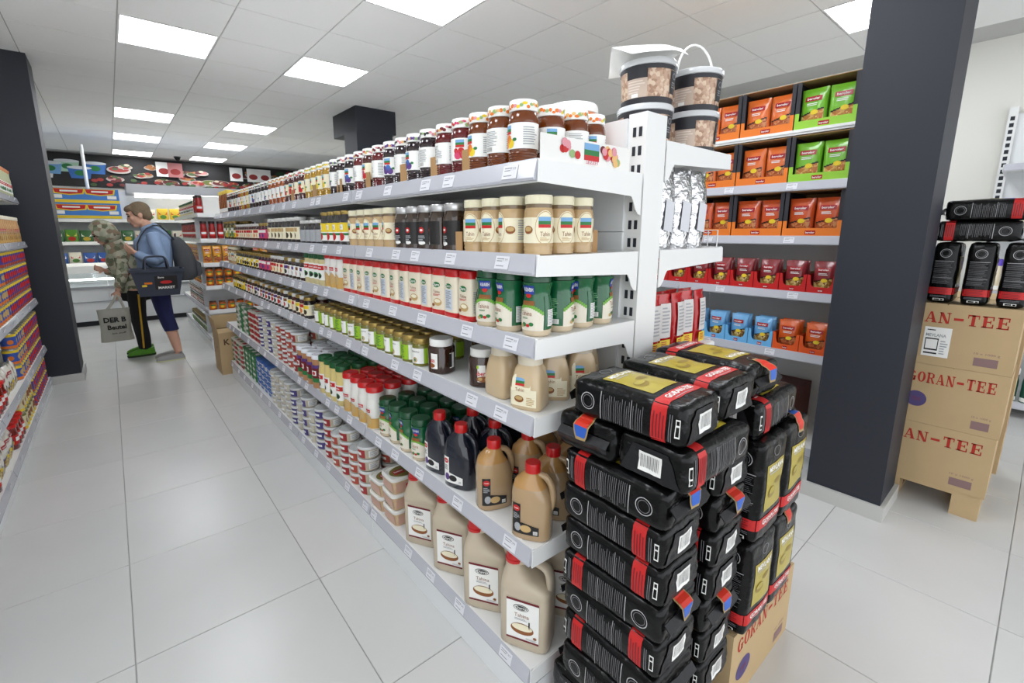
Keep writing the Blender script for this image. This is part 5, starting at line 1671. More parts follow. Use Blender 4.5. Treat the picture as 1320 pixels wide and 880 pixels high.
# ================================================================ LEFT SHELVING WITH CANS
LX, LY0, LY1 = -.56, 1.30, 5.66
LS = [.115, .41, .835, 1.325, 1.685]
lsh = thing('long_shelf', 'white shelving with cans and jars along the left edge of the aisle', 'shelving', (0, 0, 0))
nmod = 4
for k in range(nmod):
    y0 = LY0+k*(LY1-LY0)/nmod; y1 = y0+(LY1-LY0)/nmod
    obj('back_panel', MB().b2((-1.03, y0+.002, .05), (-1.02, y1-.002, 2.0), WHITE2).mesh('back_panel', 0), lsh)
    obj('post', MB().b2((-1.09, y0, 0), (-1.03, y0+.05, 2.05), WHITE).mesh('post', 0), lsh)
    for z in LS:
        add_shelf(lsh, LX, -1.02, y0, y1, z, tags=3)
    obj('kick_plate', MB().b2((LX-.016, y0, 0), (LX-.004, y1, .065), WHITE2).mesh('kick_plate', 0), lsh)
def can(name, R, H, body, band1, band2, art):
    me = MB().lathe([(R*.94, 0), (R, .003), (R, H-.003), (R*.94, H)], SILV, 18).mesh(name, 40)
    lid = MB().lathe([(R*.97, H-.004), (R*1.0, H-.002), (R*.98, H+.001), (R*.9, H+.001), (R*.88, H-.002), (R*.2, H-.002)], M('can_end', (170, 165, 140), .3, metal=.7), 18).mesh('lid', 40)
    b = MB(); f1 = cyl(R, .0007); f2 = cyl(R, .0013)
    b.grid(f1, -R*PI, R*PI, .005, H-.005, body, 18, 1)
    b.grid(f2, -R*PI, R*PI, H-.024, H-.006, band1, 18, 1); b.grid(f2, -R*PI, R*PI, .006, .024, band2, 18, 1)
    f3 = cyl(R, .0019)
    b.disc(f3, 0, H*.5, R*.6, H*.18, art, 12); b.disc(f3, R*1.6, H*.4, R*.4, H*.14, YELP, 10); b.disc(f3, -R*1.5, H*.45, R*.4, H*.14, ORAP, 10)
    return (name, me, [('lid', lid), ('label', b.mesh('label', 40))])
VIO = M('violet_can_print', (72, 66, 150), .35)
K_CANV = can('food_can', .040, .108, VIO, YELP, M('rust_print', (170, 70, 40), .4), REDP)
K_CANB = can('food_can', .040, .108, M('blue_can_print', (60, 90, 170), .35), YELP, ORAP, TANP)
K_CANY = can('food_can', .040, .120, M('cream_can_print', (220, 210, 170), .35), M('olive_print', (110, 110, 50), .4), YELP, BROWNP)
K_JARR = lid_bottle('tomato_paste_jar', .040, .150, glassy('tomato_paste', (120, 22, 14)), M('bright_red_lid', (210, 30, 26), .3, coat=.3), art_ket, lid_h=.018)
K_SPC = lid_bottle('spice_bottle', .036, .20, M('orange_beige_fill', (206, 160, 110), .35), M('pale_lid', (230, 222, 200), .4), art_powder)
K_GRN2 = lid_bottle('herb_bottle', .036, .22, M('pale_green_fill', (196, 200, 160), .35), M('orange_lid', (210, 130, 80), .4), art_yellow)
K_WPK = pouch('flour_pack', .09, .17, (232, 228, 216), 'red', .05, stripe=BLUEP)
LSN = ['base', 'second', 'third', 'fourth', 'top']
def lrow(s, kind, y0, n, pitch, desc, cat, rows=1, lv=1, lh=0.0, x=-.610):
    for i in range(n):
        for r in range(rows):
            for l in range(lv):
                place(kind, '%s, left shelving %s shelf, %s from front%s%s' % (desc, LSN[s], ordn(i), '' if rows == 1 else ', %s' % ROWN[r], '' if lv == 1 else ', %s up' % ORD[l]), cat,
                      (x-r*pitch, y0+(i+.5)*pitch, LS[s]+l*lh), PI/2+rnd(-.3, .3), '%ss on the left shelving' % cat)
lrow(0, K_JARR, 2.6, 8, .084, 'red lidded jar', 'jar', rows=2)
lrow(0, K_WPK, 3.30, 5, .10, 'pale flour pack', 'pack')
lrow(0, K_JARR, 3.82, 4, .084, 'dark red jar', 'jar', rows=2)
lrow(0, K_CANY, 4.18, 6, .084, 'cream can', 'can', lv=2, lh=.122)
lrow(0, K_CANV, 4.72, 10, .0855, 'violet can', 'can', lv=2, lh=.110)
lrow(1, K_JARR, 3.15, 8, .084, 'red lidded jar', 'jar', rows=2)
lrow(1, K_WPK, 3.85, 5, .10, 'pale pack', 'pack')
lrow(1, K_CANB, 4.38, 5, .0855, 'blue can', 'can', lv=3, lh=.110)
lrow(1, K_CANV, 4.82, 9, .0855, 'violet can with yellow rim', 'can', lv=3, lh=.110)
lrow(2, K_CANB, 3.7, 9, .0855, 'blue can', 'can', lv=3, lh=.110)
lrow(2, K_CANV, 4.48, 13, .0855, 'violet can', 'can', lv=4, lh=.110)
lrow(3, K_SPC, 4.2, 17, .084, 'beige spice bottle', 'bottle', rows=1)
lrow(4, K_GRN2, 4.4, 15, .084, 'pale green bottle', 'bottle', rows=1)

# ================================================================ SECOND GONDOLA BEYOND THE FIRST
EX0, EX1, EY0, EY1 = .80, 1.72, 6.31, 8.65
ES = [.15, .49, .78, 1.05, 1.33, 1.62]
es = thing('end_shelf', 'white shelving block beyond the main gondola, end facing the camera', 'shelving', (0, 0, 0))
for x in (EX0+.43, EX0+.49):
    obj('post', MB().b2((x-.02, EY0+.40, 0), (x+.02, EY0+.46, 1.75), WHITE).mesh('post', 0), es)
obj('back_panel', MB().b2((EX0+.45, EY0+.46, .1), (EX0+.46, EY1, 1.7), WHITE2).mesh('back_panel', 0), es)
obj('back_panel', MB().b2((EX0+.02, EY0+.40, .1), (EX1-.02, EY0+.41, 1.7), WHITE2).mesh('back_panel', 0), es)
for z in ES:
    s_ = obj('shelf', MB().b2((EX0+.006, EY0+.006, z-.022), (EX1, EY0+.40, z), WHITE).b2((EX0+.006, EY0, z-.045), (EX1, EY0+.006, z+.002), WHITE).mesh('shelf', 0), es)
    s2 = obj('shelf', MB().b2((EX0+.012, EY0+.41, z-.022), (EX0+.45, EY1, z), WHITE).mesh('shelf', 0), es)
    obj('price_rail', MB().b2((EX0, EY0+.0, z-.045), (EX0+.010, EY1, z+.002), RAIL).mesh('price_rail', 0), s2)
obj('kick_plate', MB().b2((EX0+.01, EY0+.01, 0), (EX0+.02, EY1, .105), WHITE2).mesh('kick_plate', 0), es)
obj('kick_plate', MB().b2((EX0+.02, EY0+.01, 0), (EX1, EY0+.02, .105), WHITE2).mesh('kick_plate', 0), es)
P_YEL = pouch('snack_pouch', .095, .20, (232, 160, 40), 'orange', .05)
ESN = ['base', 'second', 'third', 'fourth', 'fifth', 'top']
def erow(s, kind, n, pitch, desc, cat, lv=1, lh=0, x0=.815, end=True):
    for i in range(n):
        for l in range(lv):
            loc = (x0+(i+.5)*pitch, EY0+.055, ES[s]+l*lh) if end else (EX0+.055, EY0+.45+(i+.5)*pitch, ES[s]+l*lh)
            place(kind, '%s %s the far shelving block, %s shelf, %s along%s' % (desc, 'on the end of' if end else 'on the side of', ESN[s], ordn(i), '' if lv == 1 else ', %s up' % ORD[l]), cat, loc, (0 if end else -PI/2)+rnd(-.15, .15), '%ss on the far shelving block' % cat)
erow(4, K_KET, 8, .085, 'ketchup bottle', 'bottle')
erow(3, P_YEL, 8, .102, 'yellow pack', 'pack')
erow(2, K_ORJ, 8, .098, 'orange jar', 'jar', lv=2, lh=.106)
erow(1, K_ORJ, 8, .098, 'orange sauce jar', 'jar', lv=1, lh=.106)
erow(0, K_GREENJ, 9, .090, 'pickle jar', 'jar', lv=1)
for s, (kk, d, c_, p_, h_) in enumerate(((K_GREENJ, 'pickle jar', 'jar', .095, 1), (K_SM[2], 'dark jar', 'jar', .09, 2), (K_ORJ, 'brown jar', 'jar', .10, 2), (P_YEL, 'yellow pack', 'pack', .11, 1), (K_KET, 'red bottle', 'bottle', .095, 1), (K_GYB, 'pale bottle', 'bottle', .10, 1))):
    erow(s, kk, 14, p_, d, c_, lv=h_, lh=.1185 if kk is K_SM[2] else .106, end=False)
o = thing('carton', 'white box on top of the far shelving block', 'box', (1.08, 6.50, ES[5]))
obj('body', MB().b2((-.20, -.13, 0), (.20, .13, .19), WCARD).mesh('body', 0), o)
obj('flap', MB().b2((-.20, -.13, .19), (.20, -.001, .193), WCARD).mesh('flap', 0), o); obj('flap', MB().b2((-.20, .001, .19), (.20, .13, .193), WCARD).mesh('flap', 0), o)
for k in range(3):
    place(K_KET, 'tall red bottle left of the white box, %s' % ORD[k], 'bottle', (.842, 6.38+.09*k, ES[5]), .1*k, 'bottles on the far shelving block')
# open brown carton on the floor between the two blocks
bx = thing('carton', 'open brown cardboard box on the floor at the far gondola end', 'box', (.90, 5.30, 0))
hx, hy, hh, t = .19, .17, .42, .004
obj('wall', MB().b2((-hx, -hy, 0), (hx, -hy+t, hh), CARD).mesh('wall', 0), bx); obj('wall', MB().b2((-hx, hy-t, 0), (hx, hy, hh), CARD).mesh('wall', 0), bx)
obj('wall', MB().b2((-hx, -hy+t, 0), (-hx+t, hy-t, hh), CARD).mesh('wall', 0), bx); obj('wall', MB().b2((hx-t, -hy+t, 0), (hx, hy-t, hh), CARD).mesh('wall', 0), bx)
obj('bottom', MB().b2((-hx+t, -hy+t, 0), (hx-t, hy-t, t), CARD).mesh('bottom', 0), bx)
obj('flap', MB().box((0, -hy+.075, hh+.012), (2*hx, .15, t), CARD, rx=.12).mesh('flap', 0), bx)
obj('flap', MB().box((-hx-.012, 0, hh+.07), (t, 2*hy-.01, .15), CARD, ry=-.18).mesh('flap', 0), bx)
obj('flap', MB().box((0, hy-.01, hh+.07), (2*hx, t, .14), CARD, rx=-.1).mesh('flap', 0), bx)
for ch_, u_ in (('K', -.122), ('O', -.048)):
    obj('letter', MB().text(ch_, flat_y(-hy-.0008), u_, .33, .055, .06, M('brown_ink', (90, 66, 44), .7), .03).mesh('letter', 0), bx)
obj('hand_mark', MB().disc(flat_x(-hx-.0008), 0.02, .26, .012, .012, M('brown_ink', (90, 66, 44), .7), 10).mesh('hand_mark', 0), bx)

# ================================================================ CHILLER, MURAL, BLUE CARTONS
CH_Y = 9.22
STEEL = M('grey_steel', (170, 172, 176), .35, metal=.5); DARKB = M('dark_plinth', (36, 38, 42), .6); CHW = M('chiller_white', (226, 228, 230), .4)
ch = thing('chiller', 'long open chiller cabinet with white front panels under the food mural', 'chiller', (0, 0, 0))
cx0, cx1 = -1.35, 5.2
obj('plinth', MB().b2((cx0, CH_Y+.02, 0), (cx1, CH_Y+1.0, .07), DARKB).mesh('plinth', 0), ch)
x = cx0
while x < cx1-.1:
    x2 = min(x+1.25, cx1)
    for za, zb_ in ((.075, .36), (.375, .56)):
        obj('front_panel', MB().b2((x+.004, CH_Y, za), (x2-.004, CH_Y+.03, zb_), CHW).mesh('front_panel', 0), ch)
    g_ = MB().add([(x+.006, CH_Y+.01, .60), (x2-.006, CH_Y+.01, .60), (x2-.006, CH_Y+.05, .80), (x+.006, CH_Y+.05, .80), (x+.006, CH_Y+.018, .60), (x2-.006, CH_Y+.018, .60), (x2-.006, CH_Y+.058, .80), (x+.006, CH_Y+.058, .80)],
                  [(0, 1, 2, 3), (5, 4, 7, 6), (3, 2, 6, 7), (0, 4, 5, 1)], M('chiller_glass', (235, 242, 245), .05, trans=.9))
    obj('glass_pane', g_.mesh('glass_pane', 0), ch)
    x = x2
obj('bumper_rail', MB().b2((cx0, CH_Y-.02, .562), (cx1, CH_Y+.05, .60), STEEL).mesh('bumper_rail', 0), ch)
obj('lower_rail', MB().b2((cx0, CH_Y-.012, .360), (cx1, CH_Y+.02, .375), STEEL).mesh('lower_rail', 0), ch)
obj('well', MB().b2((cx0, CH_Y+.06, .07), (cx1, CH_Y+.95, .58), CHW).mesh('well', 0), ch)
obj('back_wall', MB().b2((cx0, CH_Y+.95, .07), (cx1, CH_Y+1.0, 2.08), CHW).mesh('back_wall', 0), ch)
for z in (.92, 1.25, 1.60):
    obj('shelf', MB().b2((cx0, CH_Y+.45, z-.02), (cx1, CH_Y+.95, z), CHW).b2((cx0, CH_Y+.44, z-.035), (cx1, CH_Y+.45, z+.015), PW).mesh('shelf', 0), ch)
obj('canopy', MB().b2((.30, CH_Y+.25, 2.02), (cx1, CH_Y+1.0, 2.16), STEEL).mesh('canopy', 0), ch)
tube_m = M('chiller_tube', (255, 255, 255), .4, emit=(255, 252, 240), estr=9)
obj('tube_light', MB().tube([(.4, CH_Y+.42, 1.99), (cx1-.1, CH_Y+.42, 1.99)], .022, tube_m, 8).mesh('tube_light', 60), ch)
obj('tube_light', MB().tube([(cx0+.1, CH_Y+.12, .70), (cx1-.1, CH_Y+.12, .70)], .014, tube_m, 8).mesh('tube_light', 60), ch)
def cpack(name, W, H, D, c1, c2, c3):
    me = MB().loft([(0, 0, W/2*.95, D/2, 0, 5), (0, 0, W/2, D/2, H*.15, 4), (0, 0, W/2, D/2*.8, H*.75, 4), (0, 0, W/2*.98, D/2*.15, H, 4)], M('cp_%d_%d_%d' % c1, c1, .35), 16).mesh(name, 50)
    f = lambda u, v: (u, -D/2*1.02-.001+max(0, v-H*.15)*.25*D/H, v)
    l = MB().grid(f, -W*.36, W*.36, H*.50, H*.72, M('cp_%d_%d_%d' % c2, c2, .4), 1, 1).disc(lambda u, v: (u, -D/2*1.02-.002+max(0, v-H*.15)*.2*D/H, v), 0, H*.30, W*.28, H*.16, M('cp_%d_%d_%d' % c3, c3, .4), 10)
    return (name, me, [('label', l.mesh('label', 0))])
CP = [cpack('chilled_pack', .16, .20, .08, (214, 180, 40), (190, 40, 30), (80, 130, 40)), cpack('chilled_pack', .16, .20, .08, (90, 150, 50), (240, 220, 90), (200, 60, 40)), cpack('chilled_pack', .15, .18, .08, (226, 220, 200), (190, 40, 40), (90, 140, 60)),
      cpack('chilled_pack', .16, .17, .09, (50, 90, 160), (230, 230, 230), (200, 60, 50)), cpack('chilled_pack', .16, .19, .09, (60, 110, 60), (240, 240, 230), (210, 180, 60)), cpack('chilled_pack', .15, .2, .08, (196, 110, 40), (240, 220, 90), (120, 40, 30))]
CHN = {1.60: 'upper', 1.25: 'middle', .92: 'lower'}
for z, seq in ((1.60, [0, 0, 5, 1, 1, 5, 0, 1, 2, 2]), (1.25, [2, 4, 4, 1, 4, 4, 4, 4, 2, 2, 4]), (.92, [2, 3, 3, 2, 3, 3, 3, 2, 3, 3])):
    for k in range(26):
        xx = -.95+k*.17
        if z == 1.60 and xx < .28: continue
        place(CP[seq[k % len(seq)]], 'chilled pack on the %s chiller shelf, %s from the left' % (CHN[z], ordn(k)), 'pack', (xx, CH_Y+.55, z), rnd(-.08, .08), 'packs in the chiller')
# blue and yellow cartons
CBL = M('carton_blue', (70, 130, 205), .45)
def blue_box(W):
    H, D = .235, .30
    me = MB().b2((-W/2, -D/2, 0), (W/2, D/2, H), CBL).mesh('blue_carton', 0)
    f1, f2, f3 = flat_y(-D/2-.002), flat_y(-D/2-.004), flat_y(-D/2-.006)
    l = MB().grid(f1, -W/2, W/2, .02, .065, YELP, 1, 1)
    for u in ([-W*.22, W*.22] if W > .5 else [0]):
        l.add([f1(u-.19, H-.005), f1(u-.17, H-.085), f1(u, H-.105), f1(u+.17, H-.085), f1(u+.19, H-.005)], [(0, 1, 2, 3, 4)], YELP)
        l.add([f2(u-.17, H-.012), f2(u-.155, H-.070), f2(u, H-.090), f2(u+.155, H-.070), f2(u+.17, H-.012)], [(0, 1, 2, 3, 4)], REDP)
        lines(l, f3, u-.10, u+.10, H-.056, H-.032, 1, PAPER, fill=1.0, ragged=False)
    l.grid(f1, W*.32, W*.46, .085, .135, PAPER, 1, 1); l.grid(f1, -W*.46, -W*.32, .085, .135, PAPER, 1, 1)
    return ('blue_carton', me, [('print', l.mesh('print', 0))])
KB = blue_box(.82); KB2 = blue_box(.55)
for lvl in range(2):
    place(KB, '%s wide blue and yellow carton on the chiller shelf' % ['lower', 'upper'][lvl], 'box', (-.21, CH_Y+.62, 1.60+.236*lvl), 0, 'blue and yellow cartons')
    place(KB2, '%s blue carton half behind the left pillar' % ['lower', 'upper'][lvl], 'box', (-.90, CH_Y+.62, 1.60+.236*lvl), 0, 'blue and yellow cartons')
po = thing('white_pole', 'thin white pole rising above the blue cartons', 'pole', (-.17, CH_Y+.84, 1.60))
obj('tube', MB().tube([(0, 0, .01), (0, 0, 1.17)], .024, PW, 10).mesh('tube', 60), po)
obj('foot', MB().lathe([(.035, 0), (.035, .012), (.028, .02)], PW, 16).mesh('foot', 40), po)
# food mural on the back wall: one flat printed panel
MUR = M('mural_black', (34, 32, 32), .5, var=.3, vscale=3)
mu = thing('food_mural', 'dark printed mural of plates and dairy tubs along the back wall', 'mural', (0, 0, 0))
obj('panel', MB().b2((-1.58, 12.215, 2.28), (5.62, 12.245, CEIL-.006), MUR).mesh('panel', 0), mu)
random.seed(21)
m_ = MB()
lay_ = [12.2135]
def fm():
    lay_[0] -= .0002
    yy = lay_[0]
    return lambda u, v: (u, yy, v)
for (u, c1) in ((-.82, PAPER), (-.45, M('mint_print', (170, 205, 180), .5)), (-.05, BLUEP), (-.70, SKYP), (-.28, BLUEP)):
    v = rnd(2.48, 2.72)
    m_.add([fm()(u-.14, v-.10), fm()(u+.14, v-.10), fm()(u+.18, v+.10), fm()(u-.18, v+.10)], [(0, 1, 2, 3)], c1)
    m_.disc(fm(), u, v+.10, .18, .03, M('tub_white_print', (216, 220, 222), .5)); m_.disc(fm(), u, v-.0, .08, .05, GREENP)
MU = [M('mural_tone_%d' % i, c_, .5) for i, c_ in enumerate(((120, 84, 56), (96, 38, 38), (176, 112, 62), (170, 146, 112), (150, 50, 46), (186, 120, 118), (70, 92, 56), (196, 184, 160)))]
for k in range(64):
    u = rnd(.05, 5.4); v = rnd(2.36, 2.72)
    r_ = rnd(.10, .21)
    m_.disc(fm(), u, v, r_, r_*.36, M('plate_print', (170, 162, 154), .5))
    m_.disc(fm(), u, v+.012, r_*.82, r_*.27, random.choice((MU[0], MU[1], MU[2], MU[3], MU[4], M('olive_green_print', (96, 104, 50), .5), MU[5])))
    for q in range(4):
        m_.disc(fm(), u+rnd(-.1, .1), v+rnd(-.02, .05), .045, .022, random.choice((MU[4], MU[2], MU[6], MU[7], MU[0], MU[1])))
for u, c1 in ((1.05, PAPER), (1.25, MU[5]), (2.4, PAPER), (2.75, PAPER), (3.0, PAPER)):
    m_.add([fm()(u-.13, 2.55), fm()(u+.13, 2.55), fm()(u+.13, 2.84), fm()(u-.13, 2.84)], [(0, 1, 2, 3)], c1)
    m_.disc(fm(), u, 2.66, .09, .06, MU[4])
for k in range(40):
    u = rnd(3.2, 5.45); v = rnd(2.38, 2.78)
    m_.disc(fm(), u, v, rnd(.04, .14), rnd(.03, .09), random.choice((MU[1], MU[4], MU[6], MU[0], M('dark_green_print', (30, 64, 36), .5))))
for k in range(60):
    m_.disc(fm(), rnd(-.2, 5.4), rnd(2.31, 2.45), .05, .03, random.choice((MU[4], MU[1], MU[6])))
obj('print', m_.mesh('print', 0), mu)
o = thing('camera_dome', 'small black dome camera on the ceiling before the mural', 'camera', (1.25, 11.55, CEIL))
obj('base', MB().lathe([(.06, -.02), (.06, 0)], DARKB, 16).mesh('base', 40), o)
obj('dome', MB().lathe([(.005, -.075), (.03, -.068), (.045, -.05), (.05, -.02)], M('dome_black', (18, 18, 20), .1), 16).mesh('dome', 60), o)
# ================================================================ THE TWO SHOPPERS
def remesh(mb, name, voxel, mat, smooth=4, fac=.5):
    me = mb.mesh('tmp', 0)
    o = bpy.data.objects.new('tmp', me); COL.objects.link(o)
    md = o.modifiers.new('r', 'REMESH'); md.mode = 'VOXEL'; md.voxel_size = voxel; md.use_smooth_shade = True
    sm = o.modifiers.new('s', 'SMOOTH'); sm.factor = fac; sm.iterations = smooth
    dg = bpy.context.evaluated_depsgraph_get(); dg.update()
    out = bpy.data.meshes.new_from_object(o.evaluated_get(dg))
    out.name = name
    out.materials.clear(); out.materials.append(mat)
    for p in out.polygons: p.use_smooth = True; p.material_index = 0
    bpy.data.objects.remove(o)
    return out
def ell(mb, c, r, m, rot=0.0, seg=18):
    vs_ = []; fs_ = []; n = 12
    R = Matrix.Rotation(rot, 3, 'Y')
    for j in range(n+1):
        t = -PI/2+PI*j/n
        for i in range(seg):
            a = 2*PI*i/seg
            p = R @ Vector((r[0]*math.cos(t)*math.cos(a), r[1]*math.cos(t)*math.sin(a), r[2]*math.sin(t)))
            vs_.append(p+Vector(c))
    for j in range(n):
        for i in range(seg):
            k = (i+1) % seg
            fs_.append((j*seg+i, j*seg+k, (j+1)*seg+k, (j+1)*seg+i))
    mb.add(vs_, fs_, m)
SKIN = M('skin', (214, 166, 142), .5, var=.05, vscale=20)
def hand(mb, wrist, dirv, palm_n, s=1.0, curl=.5, side=1):
    """palm and five fingers; dirv points along the fingers, palm_n out of the palm"""
    w = Vector(wrist); d = Vector(dirv).normalized(); n = Vector(palm_n); n = (n-d*n.dot(d)).normalized(); lat = d.cross(n)*side
    k0 = w+d*.085*s
    mb.tube([w-d*.01, w+d*.03*s, k0], [(.026*s, .018*s), (.034*s, .017*s), (.038*s, .014*s)], SKIN, 10) if False else None
    for q in (-.026, -.009, .009, .026):
        mb.tube([w, w+d*.04*s+lat*q*.8*s, k0+lat*q*s], [.016*s, .015*s, .012*s], SKIN, 8)
    for q, L in ((-.027, .062), (-.009, .074), (.009, .078), (.027, .070)):
        p0 = k0+lat*q*s
        p1 = p0+(d*math.cos(curl*.7)+n*math.sin(curl*.7))*L*.42*s
        p2 = p1+(d*math.cos(curl*1.6)+n*math.sin(curl*1.6))*L*.33*s
        p3 = p2+(d*math.cos(curl*2.3)+n*math.sin(curl*2.3))*L*.25*s
        mb.tube([p0-d*.01, p1, p2, p3], [.0095*s, .009*s, .0085*s, .0075*s], SKIN, 8)
    t0 = w+d*.03*s+lat*.030*s
    t1 = t0+(d*.6+lat*.8).normalized()*.035*s+n*.012*s
    t2 = t1+(d*.9+lat*.2+n*.4).normalized()*.030*s
    mb.tube([w+d*.012*s+lat*.012*s, t0, t1, t2], [.014*s, .012*s, .010*s, .008*s], SKIN, 8)
def head(mb, c, s, pitch):
    """head facing +x, c = centre; pitch tilts the chin down"""
    R = Matrix.Rotation(pitch, 3, 'Y')
    P = lambda p: tuple(Vector(c)+R @ (Vector(p)*s))
    def e(p, r, rot=0.0):
        ell(mb, P(p), tuple(v*s for v in r), SKIN, pitch+rot)
    e((-.012, 0, .030), (.094, .076, .086)); e((.030, 0, -.030), (.062, .060, .080)); e((.062, 0, -.092), (.030, .034, .024))
    e((.020, 0, -.072), (.055, .056, .040)); e((.088, 0, -.018), (.020, .015, .030), -.5); e((.100, 0, -.034), (.016, .014, .012)); e((.082, 0, -.066), (.016, .028, .012)); e((.074, 0, .030), (.022, .052, .018))
    for sd in (-1, 1):
        e((-.008, sd*.078, -.010), (.020, .010, .032)); e((.064, sd*.036, -.020), (.022, .020, .020))
    return P
def face_parts(root, P, s):
    for sd in (-1, 1):
        m = MB(); ell(m, P((.084, sd*.032, .006)), (.011*s, .013*s, .008*s), M('eye_dark', (50, 36, 30), .2), 0, 10); obj('eye', m.mesh('eye', 60), root)
        m = MB().tube([P((.086, sd*.016, .026)), P((.090, sd*.034, .030)), P((.076, sd*.054, .024))], .004*s, M('brow', (96, 78, 62), .8), 6); obj('eyebrow', m.mesh('eyebrow', 60), root)
    m = MB(); ell(m, P((.094, 0, -.066)), (.008*s, .024*s, .007*s), M('lips', (176, 96, 92), .5), 0, 10); obj('mouth', m.mesh('mouth', 60), root)

# ---------------------------------------------------------------- woman in denim
wo = thing('person', 'person in denim shirt and navy capris with backpack and shopping basket', 'person', (.40, 6.22, 0), PI)
b = MB()
HC = (.135, 0, 1.585); HP = .30
P = head(b, HC, 1.02, HP)
b.tube([(.045, 0, 1.36), (.07, 0, 1.45), (.105, 0, 1.53)], [.062, .054, .056], SKIN, 12)
b.tube([(.045, 0, .88), (.05, 0, 1.00), (.045, 0, 1.18), (.04, 0, 1.32), (.045, 0, 1.40)], [(.15, .105), (.135, .095), (.15, .105), (.155, .10), (.08, .07)], SKIN, 16)
for sd in (-1, 1):
    b.tube([(.045, sd*.085, .90), (.04, sd*.085, .70), (.015, sd*.085, .47), (-.02, sd*.08, .28), (-.05, sd*.078, .085)], [.086, .074, .055, .053, .036], SKIN, 12, smooth=1)
    st = .06 if sd < 0 else 0.0
    b.tube([(-.06, sd*.078, .050), (.0, sd*.082, .040), (.08, sd*.084, .026), (.11, sd*.084, .022)], [(.030, .03), (.032, .028), (.030, .014), (.02, .010)], SKIN, 10)
    b.tube([(.045, sd*.15, 1.385), (.03, sd*.20, 1.26), (.0, sd*.225, 1.11)], [.050, .044, .038], SKIN, 10)
b.tube([(.0, .225, 1.11), (.13, .185, 1.135), (.215, .13, 1.20)], [.038, .034, .025], SKIN, 10)
b.tube([(.0, -.225, 1.11), (.13, -.17, 1.14), (.215, -.09, 1.21)], [.038, .034, .025], SKIN, 10)
hand(b, (.215, .13, 1.20), (.7, -.45, .5), (-.2, -.5, .2), .95, .7, 1)
hand(b, (.215, -.09, 1.21), (.7, .45, .5), (-.2, .5, .2), .95, .7, -1)
obj('body', remesh(b, 'body', .0075, SKIN, 3), wo)
face_parts(wo, P, 1.02)
# hair: short crop
HAIR = M('short_hair', (126, 108, 86), .8, bump=.6, bscale=120, var=.25, vscale=60)
h_ = MB(); R_ = Matrix.Rotation(HP, 3, 'Y')
q = lambda p: tuple(Vector(HC)+R_ @ (Vector(p)*1.02))
ell(h_, q((-.026, 0, .045)), (.100, .086, .086), HAIR, HP); ell(h_, q((-.060, 0, -.010)), (.060, .076, .075), HAIR, HP); ell(h_, q((.050, 0, .078)), (.048, .066, .034), HAIR, HP+.3)
for sd in (-1, 1): ell(h_, q((.002, sd*.064, .022)), (.040, .022, .040), HAIR, HP)
obj('hair', remesh(h_, 'hair', .008, HAIR, 3), wo)
DENIM = M('denim_blue', (140, 162, 194), .85, bump=.25, bscale=90, var=.12, vscale=14)
s_ = MB()
s_.tube([(.045, 0, .90), (.05, 0, 1.00), (.045, 0, 1.18), (.035, 0, 1.32), (.045, 0, 1.40), (.06, 0, 1.455)], [(.172, .128), (.158, .116), (.170, .124), (.176, .118), (.115, .088), (.066, .062)], DENIM, 18, smooth=1)
s_.tube([(.045, .145, 1.385), (.03, .205, 1.26), (-.004, .228, 1.105), (.03, .222, 1.105), (.13, .187, 1.137), (.20, .145, 1.185)], [.064, .060, .054, .052, .048, .042], DENIM, 12)
s_.tube([(.045, -.145, 1.385), (.03, -.205, 1.26), (-.004, -.228, 1.105), (.03, -.222, 1.105), (.13, -.172, 1.142), (.20, -.105, 1.195)], [.064, .060, .054, .052, .048, .042], DENIM, 12)
sh_o = obj('shirt', remesh(s_, 'shirt', .0085, DENIM, 3), wo)
co = MB().tube([(.125, .045, 1.425), (.10, .070, 1.45), (.04, .075, 1.475), (.0, .0, 1.49), (.04, -.075, 1.475), (.10, -.070, 1.45), (.125, -.045, 1.425)], [(.010, .022)]*7, DENIM, 8, smooth=1)
obj('collar', co.mesh('collar', 60), sh_o)
NAVY = M('navy_cloth', (34, 38, 82), .85, bump=.2, bscale=80)
t_ = MB()
t_.tube([(.045, 0, .80), (.045, 0, .88), (.048, 0, .97)], [(.150, .112), (.168, .128), (.158, .116)], NAVY, 16)
for sd in (-1, 1):
    t_.tube([(.045, sd*.085, .90), (.042, sd*.088, .70), (.02, sd*.088, .50), (-.008, sd*.085, .36), (-.012, sd*.085, .335)], [.100, .088, .072, .068, .070], NAVY, 14, smooth=1)
obj('capri_trousers', remesh(t_, 'capri_trousers', .0085, NAVY, 3), wo)
SHOE = M('grey_canvas', (150, 150, 148), .85, bump=.2, bscale=90); SOLE = M('pale_sole', (196, 196, 150), .7)
for sd in (-1, 1):
    m = MB().loft([(.03, sd*.083, .135, .046, .012, 2.6), (.03, sd*.083, .132, .045, .03, 2.6), (.02, sd*.083, .115, .043, .05, 2.4), (-.02, sd*.082, .068, .040, .068, 2.2)], SHOE, 22)
    o = obj('shoe', m.mesh('shoe', 60), wo)
    obj('sole', MB().loft([(.03, sd*.083, .136, .047, 0, 2.6), (.03, sd*.083, .138, .048, .012, 2.6)], SOLE, 22).mesh('sole', 40), o)
